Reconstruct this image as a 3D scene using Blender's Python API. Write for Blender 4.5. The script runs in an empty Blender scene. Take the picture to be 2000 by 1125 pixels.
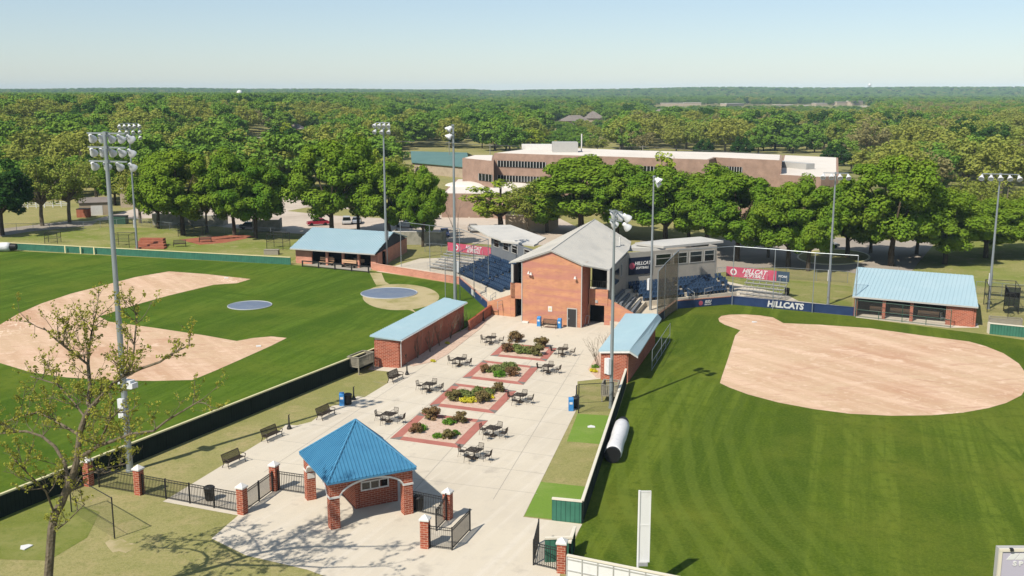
import bpy, math, random
import numpy as np
from mathutils import Vector, Matrix
# ---------------------------------------------------------------- camera, sky, sun
R = math.radians
scn = bpy.context.scene
col = scn.collection
CAMZ = 27.0; FPX = 1990.0; PITCH = math.atan(384.5 / FPX)
cam = bpy.data.cameras.new('camera'); camo = bpy.data.objects.new('camera', cam); col.objects.link(camo)
camo.location = (0, 0, CAMZ); camo.rotation_euler = (math.pi / 2 - PITCH, 0, 0)
cam.sensor_width = 36; cam.lens = FPX / 2000 * 36; cam.clip_start = .5; cam.clip_end = 30000
scn.camera = camo
SUN_EL = R(47.5); SUN_AZ = math.atan2(-.60, -.70)          # sun behind and left of the camera
sd = Vector((math.cos(SUN_EL) * math.sin(SUN_AZ), math.cos(SUN_EL) * math.cos(SUN_AZ), math.sin(SUN_EL)))
sl = bpy.data.lights.new('sun', 'SUN'); sl.energy = 5.0; sl.angle = R(.5); sl.color = (1, .93, .82)
so = bpy.data.objects.new('sun', sl); col.objects.link(so); so.rotation_euler = sd.to_track_quat('Z', 'Y').to_euler(); so.location = (0, 0, 200)
w = bpy.data.worlds.new('World'); scn.world = w; w.use_nodes = True
wn = w.node_tree.nodes; wl = w.node_tree.links; bg = wn['Background']
sky = wn.new('ShaderNodeTexSky'); sky.sky_type = 'NISHITA'; sky.sun_disc = False
sky.sun_elevation = SUN_EL; sky.sun_rotation = SUN_AZ; sky.altitude = 200; sky.air_density = 1.0; sky.dust_density = .35; sky.ozone_density = 2.0
tint = wn.new('ShaderNodeMix'); tint.data_type = 'RGBA'; tint.blend_type = 'MULTIPLY'; tint.inputs[0].default_value = 1; tint.inputs[7].default_value = (.94, .97, 1.06, 1)
even = wn.new('ShaderNodeMix'); even.data_type = 'RGBA'; even.inputs[0].default_value = .25; even.inputs[7].default_value = (5.7, 6.8, 7.1, 1)
wl.new(sky.outputs[0], tint.inputs[6]); wl.new(tint.outputs[2], even.inputs[6]); wl.new(even.outputs[2], bg.inputs[0]); bg.inputs[1].default_value = .087
scn.view_settings.view_transform = 'Standard'; scn.view_settings.look = 'None'; scn.view_settings.exposure = .38; scn.view_settings.gamma = 1

# ---------------------------------------------------------------- helpers
CP, SP = math.cos(PITCH), math.sin(PITCH)
def ray(px, py):
    x = (px - 1000) / FPX; y = -(py - 562.5) / FPX
    return Vector((x, CP + y * SP, -SP + y * CP))
def P(px, py, z=0.0):                 # a point of the photo that lies at height z
    d = ray(px, py); t = (z - CAMZ) / d.z
    return Vector((d.x * t, d.y * t, z))
def H(px, py, Y):                     # height of a photo point at depth Y
    d = ray(px, py); return CAMZ + d.z * Y / d.y
def smst(a, b, x):
    t = min(1, max(0, (x - a) / (b - a))); return t * t * (3 - 2 * t)
def hz(x, y):                         # terrain height
    A = smst(-30, -210, x) if False else 1 - smst(-210, -30, x)
    h = 9.0 * A * smst(320, 600, y)
    h += (14 + 17 * smst(-300, 1300, x) + 2.5 * math.sin(x / 310) + 1.5 * math.sin(x / 127 + 1)) * smst(2900, 4300, y)
    return h
def PT(px, py):                       # photo point on the terrain
    d = ray(px, py); Y = 100.0
    while Y < 6000:
        t = Y / d.y
        if CAMZ + d.z * t <= hz(d.x * t, Y): break
        Y *= 1.01
    t = Y / d.y
    return Vector((d.x * t, Y, hz(d.x * t, Y)))
def srgb(r, g, b):
    f = lambda c: (c / 255 / 12.92) if c <= 10 else ((c / 255 + .055) / 1.055) ** 2.4
    return (f(r), f(g), f(b), 1)
def rot2(v, a): return Vector((v[0] * math.cos(a) - v[1] * math.sin(a), v[0] * math.sin(a) + v[1] * math.cos(a)))

class MB:
    def __init__(s): s.v = []; s.f = []; s.cuts = []
    def add(s, vs, fs):
        s.cuts.append((len(s.v), len(s.f))); n = len(s.v); s.v += [tuple(v) for v in vs]; s.f += [tuple(i + n for i in f) for f in fs]; return s
    def hexa(s, b, t):                # four bottom + four top corners
        return s.add(list(b) + list(t), [(3, 2, 1, 0), (4, 5, 6, 7), (0, 1, 5, 4), (1, 2, 6, 5), (2, 3, 7, 6), (3, 0, 4, 7)])
    def box(s, cx, cy, cz, sx, sy, sz, rz=0):
        c, n = math.cos(rz), math.sin(rz); b = []
        for X, Y in ((-1, -1), (1, -1), (1, 1), (-1, 1)):
            x, y = X * sx / 2, Y * sy / 2; b.append((cx + x * c - y * n, cy + x * n + y * c))
        return s.hexa([(x, y, cz - sz / 2) for x, y in b], [(x, y, cz + sz / 2) for x, y in b])
    def wall(s, a, b, z0, z1, th, z0b=None, z1b=None):   # slab from a to b (centre line)
        a = Vector(a[:2]); b = Vector(b[:2]); d = (b - a).normalized(); n = Vector((-d.y, d.x)) * th / 2
        z0b = z0 if z0b is None else z0b; z1b = z1 if z1b is None else z1b
        q = [(a - n, 0), (b - n, 1), (b + n, 1), (a + n, 0)]
        return s.hexa([(p.x, p.y, z0b if k else z0) for p, k in q], [(p.x, p.y, z1b if k else z1) for p, k in q])
    def prism(s, pts, z0, z1):
        n = len(pts); ar = sum(pts[i][0] * pts[(i + 1) % n][1] - pts[(i + 1) % n][0] * pts[i][1] for i in range(n))
        if ar < 0: pts = pts[::-1]
        vs = [(p[0], p[1], z0) for p in pts] + [(p[0], p[1], z1) for p in pts]
        return s.add(vs, [tuple(range(n))[::-1], tuple(range(n, 2 * n))] + [(i, (i + 1) % n, n + (i + 1) % n, n + i) for i in range(n)])
    def sheet(s, pts, z):
        n = len(pts); ar = sum(pts[i][0] * pts[(i + 1) % n][1] - pts[(i + 1) % n][0] * pts[i][1] for i in range(n))
        if ar < 0: pts = pts[::-1]
        return s.add([(p[0], p[1], z) for p in pts], [tuple(range(n))])
    def slab3(s, pts, th):            # polygon in 3D thickened downwards
        n = len(pts); pts = [Vector(p) for p in pts]
        ar = sum(pts[i].x * pts[(i + 1) % n].y - pts[(i + 1) % n].x * pts[i].y for i in range(n))
        if ar < 0: pts = pts[::-1]
        vs = [p - Vector((0, 0, th)) for p in pts] + pts
        return s.add(vs, [tuple(range(n))[::-1], tuple(range(n, 2 * n))] + [(i, (i + 1) % n, n + (i + 1) % n, n + i) for i in range(n)])
    def cyl(s, p0, p1, r0, r1=None, n=8, cap=True):
        r1 = r0 if r1 is None else r1; p0 = Vector(p0); p1 = Vector(p1); d = (p1 - p0)
        if d.length < 1e-6: return s
        q = d.to_track_quat('Z', 'Y'); vs = []
        for p, r in ((p0, r0), (p1, r1)):
            for i in range(n):
                a = 2 * math.pi * i / n; vs.append(p + q @ Vector((r * math.cos(a), r * math.sin(a), 0)))
        fs = [(i, (i + 1) % n, n + (i + 1) % n, n + i) for i in range(n)]
        if cap: fs += [tuple(range(n))[::-1], tuple(range(n, 2 * n))]
        return s.add(vs, fs)
    def tube(s, pts, r, n=6, r1=None):
        r1 = r if r1 is None else r1; m = len(pts) - 1
        for i in range(m):
            s.cyl(pts[i], pts[i + 1], r + (r1 - r) * i / m, r + (r1 - r) * (i + 1) / m, n)
        return s
    def lathe(s, prof, c=(0, 0, 0), n=16, axis=None):
        q = Vector(axis).to_track_quat('Z', 'Y') if axis is not None else None; vs = []; c = Vector(c)
        for r, z in prof:
            for i in range(n):
                a = 2 * math.pi * i / n; v = Vector((r * math.cos(a), r * math.sin(a), z)); vs.append(c + (q @ v if q else v))
        fs = []
        for k in range(len(prof) - 1):
            for i in range(n):
                fs.append((k * n + i, k * n + (i + 1) % n, (k + 1) * n + (i + 1) % n, (k + 1) * n + i))
        fs += [tuple(range(n))[::-1], tuple(range((len(prof) - 1) * n, len(prof) * n))]
        return s.add(vs, fs)
    def mesh(s, name, mat, off=None, smooth=False):
        me = bpy.data.meshes.new(name); vs = s.v
        if off is not None: vs = [(v[0] - off[0], v[1] - off[1], v[2] - off[2]) for v in vs]
        me.from_pydata(vs, [], s.f); me.materials.append(mat)
        if smooth: me.polygons.foreach_set('use_smooth', [True] * len(me.polygons))
        me.update(); return me
    def each(s, name, mat, parent, world=False, label=None):
        # every added piece as a part of its own
        out = []; cuts = s.cuts + [(len(s.v), len(s.f))]
        for (v0, f0), (v1, f1) in zip(cuts, cuts[1:]):
            m = MB(); m.v = s.v[v0:v1]; m.f = [tuple(i - v0 for i in f) for f in s.f[f0:f1]]
            if m.f: out.append(m.build(name, mat, parent, world, label=label))
        return out
    def build(s, name, mat, parent=None, world=False, smooth=False, label=None, loc=None):
        off = None
        if world and parent is not None:
            off = parent.location.copy()
            if parent.parent is not None: off = parent.parent.location.copy()
        if loc is not None: off = Vector(loc)
        o = bpy.data.objects.new(name, s.mesh(name, mat, off, smooth)); col.objects.link(o)
        if parent is not None: o.parent = parent
        if loc is not None: o.location = loc
        if label: o['label'] = label
        return o
def tag(o, label=None, cat=None, group=None, kind=None):
    for k, v in (('label', label), ('category', cat), ('group', group), ('kind', kind)):
        if v: o[k] = v
        elif k in o: del o[k]
    return o
def thing(name, label, cat, loc=(0, 0, 0), rz=0, group=None, sc=1):
    o = bpy.data.objects.new(name, None); col.objects.link(o); o.location = loc; o.rotation_euler = (0, 0, rz)
    o.empty_display_size = .2
    if sc != 1: o.scale = (sc, sc, sc) if not hasattr(sc, '__len__') else sc
    return tag(o, label, cat, group)
def kids():
    d = {}
    for o in bpy.data.objects:
        if o.parent: d.setdefault(o.parent.name, []).append(o)
    return d
def copytree(root, name=None, loc=None, rz=None, sc=None, label=None, group=None):
    r = root.copy(); col.objects.link(r)
    if name: r.name = name
    if loc is not None: r.location = loc
    if rz is not None: r.rotation_euler = (0, 0, rz)
    if sc is not None: r.scale = (sc, sc, sc) if not hasattr(sc, '__len__') else sc
    if label: r['label'] = label
    if group: r['group'] = group
    for ch in list(root.children):
        c = ch.copy(); col.objects.link(c); c.parent = r
        for g in list(ch.children):
            d = g.copy(); col.objects.link(d); d.parent = c
    return r
def struct(name, mb, mat): return tag(mb.build(name, mat), kind='structure')

# ---------------------------------------------------------------- materials
def mat(name, base, rough=.8, metal=0, noise=None, bump=None, spec=None, **kw):
    """base colour with optional procedural variation. noise=(scale, dark colour, contrast)"""
    m = bpy.data.materials.new(name); m.use_nodes = True; n = m.node_tree.nodes; l = m.node_tree.links
    if spec is None: spec = .02 if rough > .75 else .25
    b = n['Principled BSDF']; b.inputs['Roughness'].default_value = rough; b.inputs['Metallic'].default_value = metal
    b.inputs['Specular IOR Level'].default_value = spec; b.inputs['Base Color'].default_value = base
    tc = n.new('ShaderNodeTexCoord'); last = None
    if noise:
        cur = None
        for i, (sc, c2, lo, hi) in enumerate(noise):
            mp = n.new('ShaderNodeMapping'); l.new(tc.outputs['Object'], mp.inputs[0])
            if hasattr(sc, '__len__'):
                mp.vector_type = 'TEXTURE'; mp.inputs['Scale'].default_value = [1 / q for q in sc[:3]]; mp.inputs['Rotation'].default_value = (0, 0, sc[3] if len(sc) > 3 else 0)
                nsc = 1
            else: nsc = sc
            t = n.new('ShaderNodeTexNoise'); t.inputs['Scale'].default_value = nsc; t.inputs['Detail'].default_value = 5; t.inputs['Roughness'].default_value = .6
            l.new(mp.outputs[0], t.inputs[0])
            r = n.new('ShaderNodeMapRange'); r.inputs[1].default_value = lo; r.inputs[2].default_value = hi; l.new(t.outputs[0], r.inputs[0])
            mx = n.new('ShaderNodeMix'); mx.data_type = 'RGBA'; l.new(r.outputs[0], mx.inputs[0])
            if cur is None: mx.inputs[6].default_value = base
            else: l.new(cur, mx.inputs[6])
            mx.inputs[7].default_value = c2; cur = mx.outputs[2]; last = t
        l.new(cur, b.inputs['Base Color'])
    if bump:
        t = n.new('ShaderNodeTexNoise'); t.inputs['Scale'].default_value = bump[0]; t.inputs['Detail'].default_value = 4; l.new(tc.outputs['Object'], t.inputs[0])
        bp = n.new('ShaderNodeBump'); bp.inputs['Strength'].default_value = bump[1]; bp.inputs['Distance'].default_value = bump[2] if len(bump) > 2 else .05
        l.new(t.outputs[0], bp.inputs['Height']); l.new(bp.outputs[0], b.inputs['Normal'])
    return m
def wallcoord(n, l):                  # (along the wall, up) from object position and normal
    tc = n.new('ShaderNodeTexCoord'); cr = n.new('ShaderNodeVectorMath'); cr.operation = 'CROSS_PRODUCT'
    l.new(tc.outputs['Normal'], cr.inputs[0]); cr.inputs[1].default_value = (0, 0, 1)
    dt = n.new('ShaderNodeVectorMath'); dt.operation = 'DOT_PRODUCT'; l.new(cr.outputs[0], dt.inputs[0]); l.new(tc.outputs['Object'], dt.inputs[1])
    sp = n.new('ShaderNodeSeparateXYZ'); l.new(tc.outputs['Object'], sp.inputs[0])
    cb = n.new('ShaderNodeCombineXYZ'); l.new(dt.outputs['Value'], cb.inputs[0]); l.new(sp.outputs[2], cb.inputs[1])
    return cb.outputs[0], tc
def brickmat(name, c1, c2, mortar, sc=1.0, var=.5, band=None):
    m = bpy.data.materials.new(name); m.use_nodes = True; n = m.node_tree.nodes; l = m.node_tree.links; b = n['Principled BSDF']
    b.inputs['Roughness'].default_value = .9; b.inputs['Specular IOR Level'].default_value = .03
    uv, tc = wallcoord(n, l)
    t = n.new('ShaderNodeTexBrick'); l.new(uv, t.inputs['Vector']); t.inputs['Color1'].default_value = c1; t.inputs['Color2'].default_value = c2; t.inputs['Mortar'].default_value = mortar
    t.inputs['Scale'].default_value = 1; t.inputs['Brick Width'].default_value = .24 * sc; t.inputs['Row Height'].default_value = .085 * sc; t.inputs['Mortar Size'].default_value = .010 * sc; t.inputs['Mortar Smooth'].default_value = .3
    ns = n.new('ShaderNodeTexNoise'); ns.inputs['Scale'].default_value = .7; ns.inputs['Detail'].default_value = 5; l.new(tc.outputs['Object'], ns.inputs[0])
    mr = n.new('ShaderNodeMapRange'); mr.inputs[1].default_value = .3; mr.inputs[2].default_value = .7; mr.inputs[3].default_value = 1 - .25 * var; mr.inputs[4].default_value = 1 + .2 * var; l.new(ns.outputs[0], mr.inputs[0])
    mx = n.new('ShaderNodeVectorMath'); mx.operation = 'SCALE'; l.new(t.outputs['Color'], mx.inputs[0]); l.new(mr.outputs[0], mx.inputs['Scale'])
    res = mx.outputs[0]
    if band:
        mp = n.new('ShaderNodeMapping'); mp.inputs['Scale'].default_value = (.10, 1.1, 1); l.new(uv, mp.inputs[0]); nb = n.new('ShaderNodeTexNoise'); nb.inputs['Scale'].default_value = 1; nb.inputs['Detail'].default_value = 2; l.new(mp.outputs[0], nb.inputs[0])
        rb = n.new('ShaderNodeMapRange'); rb.inputs[1].default_value = .46; rb.inputs[2].default_value = .60; rb.inputs[4].default_value = .6; l.new(nb.outputs[0], rb.inputs[0]); xb = n.new('ShaderNodeMix'); xb.data_type = 'RGBA'; l.new(rb.outputs[0], xb.inputs[0]); l.new(res, xb.inputs[6]); xb.inputs[7].default_value = band; res = xb.outputs[2]
    l.new(res, b.inputs['Base Color'])
    bp = n.new('ShaderNodeBump'); bp.inputs['Strength'].default_value = .4; bp.inputs['Distance'].default_value = .01; bp.invert = True; l.new(t.outputs['Fac'], bp.inputs['Height']); l.new(bp.outputs[0], b.inputs['Normal'])
    return m
def stripemat(name, c1, c2, period, width, rough=.5, metal=0, noise=.15):     # vertical boards / ribs along a wall
    m = bpy.data.materials.new(name); m.use_nodes = True; n = m.node_tree.nodes; l = m.node_tree.links; b = n['Principled BSDF']
    b.inputs['Roughness'].default_value = rough; b.inputs['Metallic'].default_value = metal; b.inputs['Specular IOR Level'].default_value = .15
    uv, tc = wallcoord(n, l); sp = n.new('ShaderNodeSeparateXYZ'); l.new(uv, sp.inputs[0])
    md = n.new('ShaderNodeMath'); md.operation = 'PINGPONG'; l.new(sp.outputs[0], md.inputs[0]); md.inputs[1].default_value = period / 2
    mr = n.new('ShaderNodeMapRange'); mr.inputs[1].default_value = width * .5; mr.inputs[2].default_value = width; l.new(md.outputs[0], mr.inputs[0])
    mx = n.new('ShaderNodeMix'); mx.data_type = 'RGBA'; l.new(mr.outputs[0], mx.inputs[0]); mx.inputs[6].default_value = c2; mx.inputs[7].default_value = c1
    ns = n.new('ShaderNodeTexNoise'); ns.inputs['Scale'].default_value = 1.3; ns.inputs['Detail'].default_value = 6; l.new(tc.outputs['Object'], ns.inputs[0])
    m2 = n.new('ShaderNodeMapRange'); m2.inputs[1].default_value = .3; m2.inputs[2].default_value = .7; m2.inputs[3].default_value = 1 - noise; m2.inputs[4].default_value = 1 + noise; l.new(ns.outputs[0], m2.inputs[0])
    sc = n.new('ShaderNodeVectorMath'); sc.operation = 'SCALE'; l.new(mx.outputs[2], sc.inputs[0]); l.new(m2.outputs[0], sc.inputs['Scale']); l.new(sc.outputs[0], b.inputs['Base Color'])
    bp = n.new('ShaderNodeBump'); bp.inputs['Strength'].default_value = .5; bp.inputs['Distance'].default_value = .02; l.new(mr.outputs[0], bp.inputs['Height']); l.new(bp.outputs[0], b.inputs['Normal'])
    return m
def leafmat(name, c1, c2, c3, trans=.35, g=1.35):
    c1, c2, c3 = [(c[0] / K_ * g, c[1] / K_ * g, c[2] / K_ * g, 1) for c in (c1, c2, c3)]
    m = bpy.data.materials.new(name); m.use_nodes = True; n = m.node_tree.nodes; l = m.node_tree.links; n.remove(n['Principled BSDF']); out = n['Material Output']
    oi = n.new('ShaderNodeObjectInfo'); tc = n.new('ShaderNodeTexCoord')
    ns = n.new('ShaderNodeTexNoise'); ns.inputs['Scale'].default_value = .45; ns.inputs['Detail'].default_value = 3; l.new(tc.outputs['Object'], ns.inputs[0])
    n2 = n.new('ShaderNodeTexNoise'); n2.inputs['Scale'].default_value = 3; n2.inputs['Detail'].default_value = 2; l.new(tc.outputs['Object'], n2.inputs[0])
    a = n.new('ShaderNodeMix'); a.data_type = 'RGBA'; a.inputs[6].default_value = c1; a.inputs[7].default_value = c2; l.new(oi.outputs['Random'], a.inputs[0])
    r1 = n.new('ShaderNodeMapRange'); r1.inputs[1].default_value = .4; r1.inputs[2].default_value = .65; l.new(ns.outputs[0], r1.inputs[0])
    r2 = n.new('ShaderNodeMath'); r2.operation = 'MULTIPLY'; l.new(r1.outputs[0], r2.inputs[0]); r2.inputs[1].default_value = .55
    b_ = n.new('ShaderNodeMix'); b_.data_type = 'RGBA'; l.new(r2.outputs[0], b_.inputs[0]); l.new(a.outputs[2], b_.inputs[6]); b_.inputs[7].default_value = c3
    r3 = n.new('ShaderNodeMapRange'); r3.inputs[1].default_value = .3; r3.inputs[2].default_value = .7; r3.inputs[3].default_value = .75; r3.inputs[4].default_value = 1.25; l.new(n2.outputs[0], r3.inputs[0])
    sc = n.new('ShaderNodeVectorMath'); sc.operation = 'SCALE'; l.new(b_.outputs[2], sc.inputs[0]); l.new(r3.outputs[0], sc.inputs['Scale'])
    d = n.new('ShaderNodeBsdfDiffuse'); l.new(sc.outputs[0], d.inputs[0]); t = n.new('ShaderNodeBsdfTranslucent'); l.new(sc.outputs[0], t.inputs[0])
    mx = n.new('ShaderNodeMixShader'); mx.inputs[0].default_value = trans; l.new(d.outputs[0], mx.inputs[1]); l.new(t.outputs[0], mx.inputs[2]); l.new(mx.outputs[0], out.inputs[0])
    return m
def netmat(name, c, alpha):
    m = bpy.data.materials.new(name); m.use_nodes = True; n = m.node_tree.nodes; l = m.node_tree.links; out = n['Material Output']; b = n['Principled BSDF']
    b.inputs['Base Color'].default_value = c; b.inputs['Roughness'].default_value = .9
    t = n.new('ShaderNodeBsdfTransparent'); mx = n.new('ShaderNodeMixShader'); mx.inputs[0].default_value = alpha
    l.new(t.outputs[0], mx.inputs[1]); l.new(b.outputs[0], mx.inputs[2]); l.new(mx.outputs[0], out.inputs[0]); return m

K_ = .72
def L(r, g, b): return (r * K_, g * K_, b * K_, 1)
M = {}
M['ground'] = mat('dry_grass', L(.27, .275, .09), .95, noise=[(.05, L(.39, .345, .15), .38, .66), (.35, L(.46, .37, .19), .50, .74), (1.1, L(.20, .225, .06), .52, .80), (4.5, L(.19, .20, .06), .46, .86), (10, L(.50, .43, .22), .48, .85), (24, L(.20, .20, .07), .50, .8)], bump=(14, .35, .05))
M['lawn'] = mat('greener_lawn', L(.20, .245, .05), .95, noise=[(.08, L(.33, .31, .12), .42, .62), (.5, L(.40, .35, .17), .54, .7), (3, L(.14, .18, .04), .5, .75), (14, L(.36, .34, .13), .5, .8)])
M['farground'] = mat('meadow', L(.22, .23, .075), .95, noise=[(.02, L(.30, .28, .12), .4, .62), (.2, L(.09, .115, .035), .5, .7)])
def fieldmat(name, ang, c, light, dark, yel, curve=False):
    return mat(name, c, .9, noise=[(.045, dark, .40, .70), ((.36, .010, 1, ang), light, .47, .55), ((.20, .006, 1, ang), dark, .50, .58), ((.9, .03, 1, ang + .25), dark, .5, .70), ((.035, .5, 1, ang - .1), dark, .52, .72), ((2.0, .06, 1, ang), dark, .50, .74), (.09, yel, .45, .72), (1.4, dark, .5, .8), (5, light, .42, .85), (16, dark, .46, .8)], bump=(30, .2, .03))
M['fieldL'] = fieldmat('mown_grass_left', R(-22), L(.090, .152, .015), L(.125, .195, .024), L(.052, .105, .011), L(.15, .19, .025))
M['fieldR'] = fieldmat('mown_grass_right', R(-19), L(.098, .145, .012), L(.150, .200, .024), L(.056, .098, .009), L(.160, .182, .024))
def arcs(m, C, per, r1, x0, x1, colr, f):
    # mowing passes that bend round the infield
    n = m.node_tree.nodes; l = m.node_tree.links; b = n['Principled BSDF']; src = b.inputs['Base Color'].links[0].from_socket; tc = n.new('ShaderNodeTexCoord')
    d = n.new('ShaderNodeVectorMath'); d.operation = 'DISTANCE'; l.new(tc.outputs['Object'], d.inputs[0]); d.inputs[1].default_value = (*C, 0)
    ns = n.new('ShaderNodeTexNoise'); ns.inputs['Scale'].default_value = .12; l.new(tc.outputs['Object'], ns.inputs[0])
    def M2(op, a, b_=None):
        k = n.new('ShaderNodeMath'); k.operation = op
        for i, v in ((0, a), (1, b_)):
            if v is None: continue
            if isinstance(v, (int, float)): k.inputs[i].default_value = v
            else: l.new(v, k.inputs[i])
        return k.outputs[0]
    def MR(v, a, b_, c, e):
        k = n.new('ShaderNodeMapRange'); k.interpolation_type = 'SMOOTHSTEP'; l.new(v, k.inputs[0])
        for i, q in enumerate((a, b_, c, e)): k.inputs[i + 1].default_value = q
        return k.outputs[0]
    dd = M2('ADD', d.outputs['Value'], M2('MULTIPLY', ns.outputs[0], 1.4)); s = M2('SINE', M2('MULTIPLY', dd, 6.283 / per)); sx = n.new('ShaderNodeSeparateXYZ'); l.new(tc.outputs['Object'], sx.inputs[0])
    fac = M2('MULTIPLY', M2('MULTIPLY', MR(s, -.2, .5, 0, f), MR(d.outputs['Value'], r1 - 8, r1, 1, 0)), MR(sx.outputs[0], x0, x1, 1, 0))
    mx = n.new('ShaderNodeMix'); mx.data_type = 'RGBA'; l.new(fac, mx.inputs[0]); l.new(src, mx.inputs[6]); mx.inputs[7].default_value = colr; l.new(mx.outputs[2], b.inputs['Base Color'])
arcs(M['fieldR'], (72, 66), 1.7, 72, 14, 25, L(.160, .212, .033), .28)
M['dirt'] = mat('infield_clay', L(.65, .465, .305), .95, noise=[(.07, L(.57, .345, .22), .46, .66), ((.5, .05, 1, R(35)), L(.80, .57, .41), .45, .7), ((.25, 1.6, 1, R(10)), L(.55, .34, .235), .54, .72), ((.9, .14, 1, R(60)), L(.52, .31, .21), .60, .72), (.5, L(.84, .63, .47), .58, .72), (1.6, L(.83, .62, .46), .55, .8), (12, L(.60, .40, .28), .5, .85)], bump=(8, .3, .04))
_n = M['dirt'].node_tree.nodes; _l = M['dirt'].node_tree.links; _b = _n['Principled BSDF']; _src = _b.inputs['Base Color'].links[0].from_socket; _tc = _n.new('ShaderNodeTexCoord')
def _nz(sc, det):
    t = _n.new('ShaderNodeTexNoise'); t.inputs['Scale'].default_value = sc; t.inputs['Detail'].default_value = det; _l.new(_tc.outputs['Object'], t.inputs[0]); return t
def _ma(op, a, b=None):
    m = _n.new('ShaderNodeMath'); m.operation = op
    for k, v in ((0, a), (1, b)):
        if v is None: continue
        if isinstance(v, float): m.inputs[k].default_value = v
        else: _l.new(v, m.inputs[k])
    return m.outputs[0]
_q = _ma('ABSOLUTE', _ma('SUBTRACT', _nz(.55, 3).outputs[0], .5)); _r = _n.new('ShaderNodeMapRange'); _r.inputs[1].default_value = .004; _r.inputs[2].default_value = .012; _r.inputs[3].default_value = 1; _r.inputs[4].default_value = 0; _l.new(_q, _r.inputs[0])
_k = _n.new('ShaderNodeMapRange'); _k.inputs[1].default_value = .57; _k.inputs[2].default_value = .66; _l.new(_nz(.09, 2).outputs[0], _k.inputs[0])
_m = _n.new('ShaderNodeMix'); _m.data_type = 'RGBA'; _l.new(_ma('MULTIPLY', _r.outputs[0], _k.outputs[0]), _m.inputs[0]); _l.new(_src, _m.inputs[6]); _m.inputs[7].default_value = L(.95, .76, .58); _l.new(_m.outputs[2], _b.inputs['Base Color'])
M['dirt2'] = mat('circle_clay', L(.50, .42, .24), .95, noise=[(.3, L(.33, .30, .12), .45, .65), (3, L(.52, .42, .26), .5, .8)])
M['concrete'] = mat('plaza_concrete', L(.70, .625, .50), .85, noise=[(.10, L(.63, .56, .45), .45, .68), ((.05, 1.3, 1, R(65)), L(.75, .68, .57), .5, .75), (1.1, L(.63, .565, .465), .52, .8), (14, L(.60, .54, .44), .5, .9), (.45, L(.56, .50, .41), .60, .70), (2.6, L(.50, .45, .37), .68, .78)], bump=(20, .1, .01))
M['joint'] = mat('concrete_joint', L(.40, .37, .32), .9)
M['parking'] = mat('parking_concrete', L(.62, .53, .44), .9, noise=[(.08, L(.50, .42, .35), .45, .65), (.8, L(.66, .57, .48), .5, .8)])
M['road'] = mat('road', L(.42, .37, .31), .9, noise=[(.1, L(.34, .30, .25), .45, .65)])
M['turf'] = mat('bullpen_turf', L(.185, .30, .05), .9, noise=[(.3, L(.26, .34, .09), .5, .75), (6, L(.15, .25, .04), .5, .8)])
M['turfdull'] = mat('worn_turf', L(.185, .215, .045), .95, noise=[(.3, L(.27, .27, .09), .42, .68), (1.5, L(.14, .18, .035), .5, .75), (8, L(.26, .28, .10), .5, .8)])
M['gravel'] = mat('pink_gravel', L(.66, .49, .38), .95, noise=[(5, L(.40, .26, .20), .55, .68), (2, L(.74, .60, .48), .5, .75)], bump=(9, .7, .05))
M['paver'] = brickmat('red_pavers', L(.50, .20, .16), L(.42, .16, .13), L(.45, .25, .2))
M['paverg'] = mat('grey_pavers', L(.22, .20, .18), .9, noise=[(6, L(.3, .27, .24), .5, .7)])
BR = (L(.46, .12, .065), L(.30, .075, .045), L(.62, .38, .28))
M['brick'] = brickmat('red_brick', *BR, 1.7)
M['brick_tower'] = brickmat('orange_brick', L(.64, .30, .15), L(.53, .225, .14), L(.70, .42, .27), 1.6, .5, L(.50, .21, .19))
M['brick_pink'] = brickmat('pink_brick', L(.66, .28, .19), L(.54, .22, .15), L(.70, .44, .33), 1.7)
M['brick_school'] = brickmat('tan_brick', L(.40, .265, .20), L(.36, .24, .18), L(.4, .29, .23), 1.5, .6)
M['cap'] = mat('white_cap', L(.80, .78, .74), .6, noise=[(4, L(.66, .63, .58), .5, .8)])
M['white'] = mat('white_paint', L(.80, .80, .78), .5, noise=[(1.5, L(.70, .69, .66), .55, .8)])
M['black'] = mat('black_iron', L(.014, .013, .012), .6, noise=[(5, L(.04, .036, .03), .5, .8)], spec=.5)
M['bronze'] = mat('bronze_iron', L(.045, .032, .022), .6, noise=[(5, L(.08, .06, .04), .5, .8)], spec=.3)
M['galv'] = mat('galvanised_steel', L(.40, .44, .46), .45, .5, noise=[((1, 1, .3), L(.30, .34, .36), .45, .7)])
M['rail'] = mat('aluminium', L(.62, .62, .60), .4, .4, noise=[(3, L(.5, .5, .48), .5, .8)])
M['lamp'] = mat('lamp_housing', L(.78, .79, .80), .35, noise=[(3, L(.6, .61, .62), .5, .8)])
M['lampin'] = mat('lamp_glass', L(.42, .44, .46), .15, .2)
M['roof_blue'] = mat('pale_blue_metal', L(.40, .56, .62), .5, .0, noise=[(.35, L(.44, .59, .645), .45, .7), (3, L(.37, .52, .59), .55, .8)], spec=.3)
M['roof_pav'] = mat('bright_blue_metal', L(.068, .26, .44), .42, .0, noise=[(.8, L(.055, .22, .39), .45, .7), (5, L(.09, .28, .46), .55, .8)], spec=.4)
M['roof_grey'] = mat('grey_metal_roof', L(.62, .595, .54), .6, noise=[(.25, L(.48, .47, .44), .45, .7), (2, L(.56, .55, .52), .5, .8)])
M['trimgrey'] = mat('grey_trim', L(.50, .49, .46), .6, noise=[(2, L(.42, .41, .39), .5, .8)])
M['stucco'] = mat('grey_stucco', L(.44, .41, .36), .9, noise=[(.7, L(.36, .34, .31), .45, .7)], bump=(20, .15, .01))
M['stuccoL'] = mat('blue_grey_panel', L(.20, .215, .235), .85, noise=[(.7, L(.18, .19, .21), .45, .7)])
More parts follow.
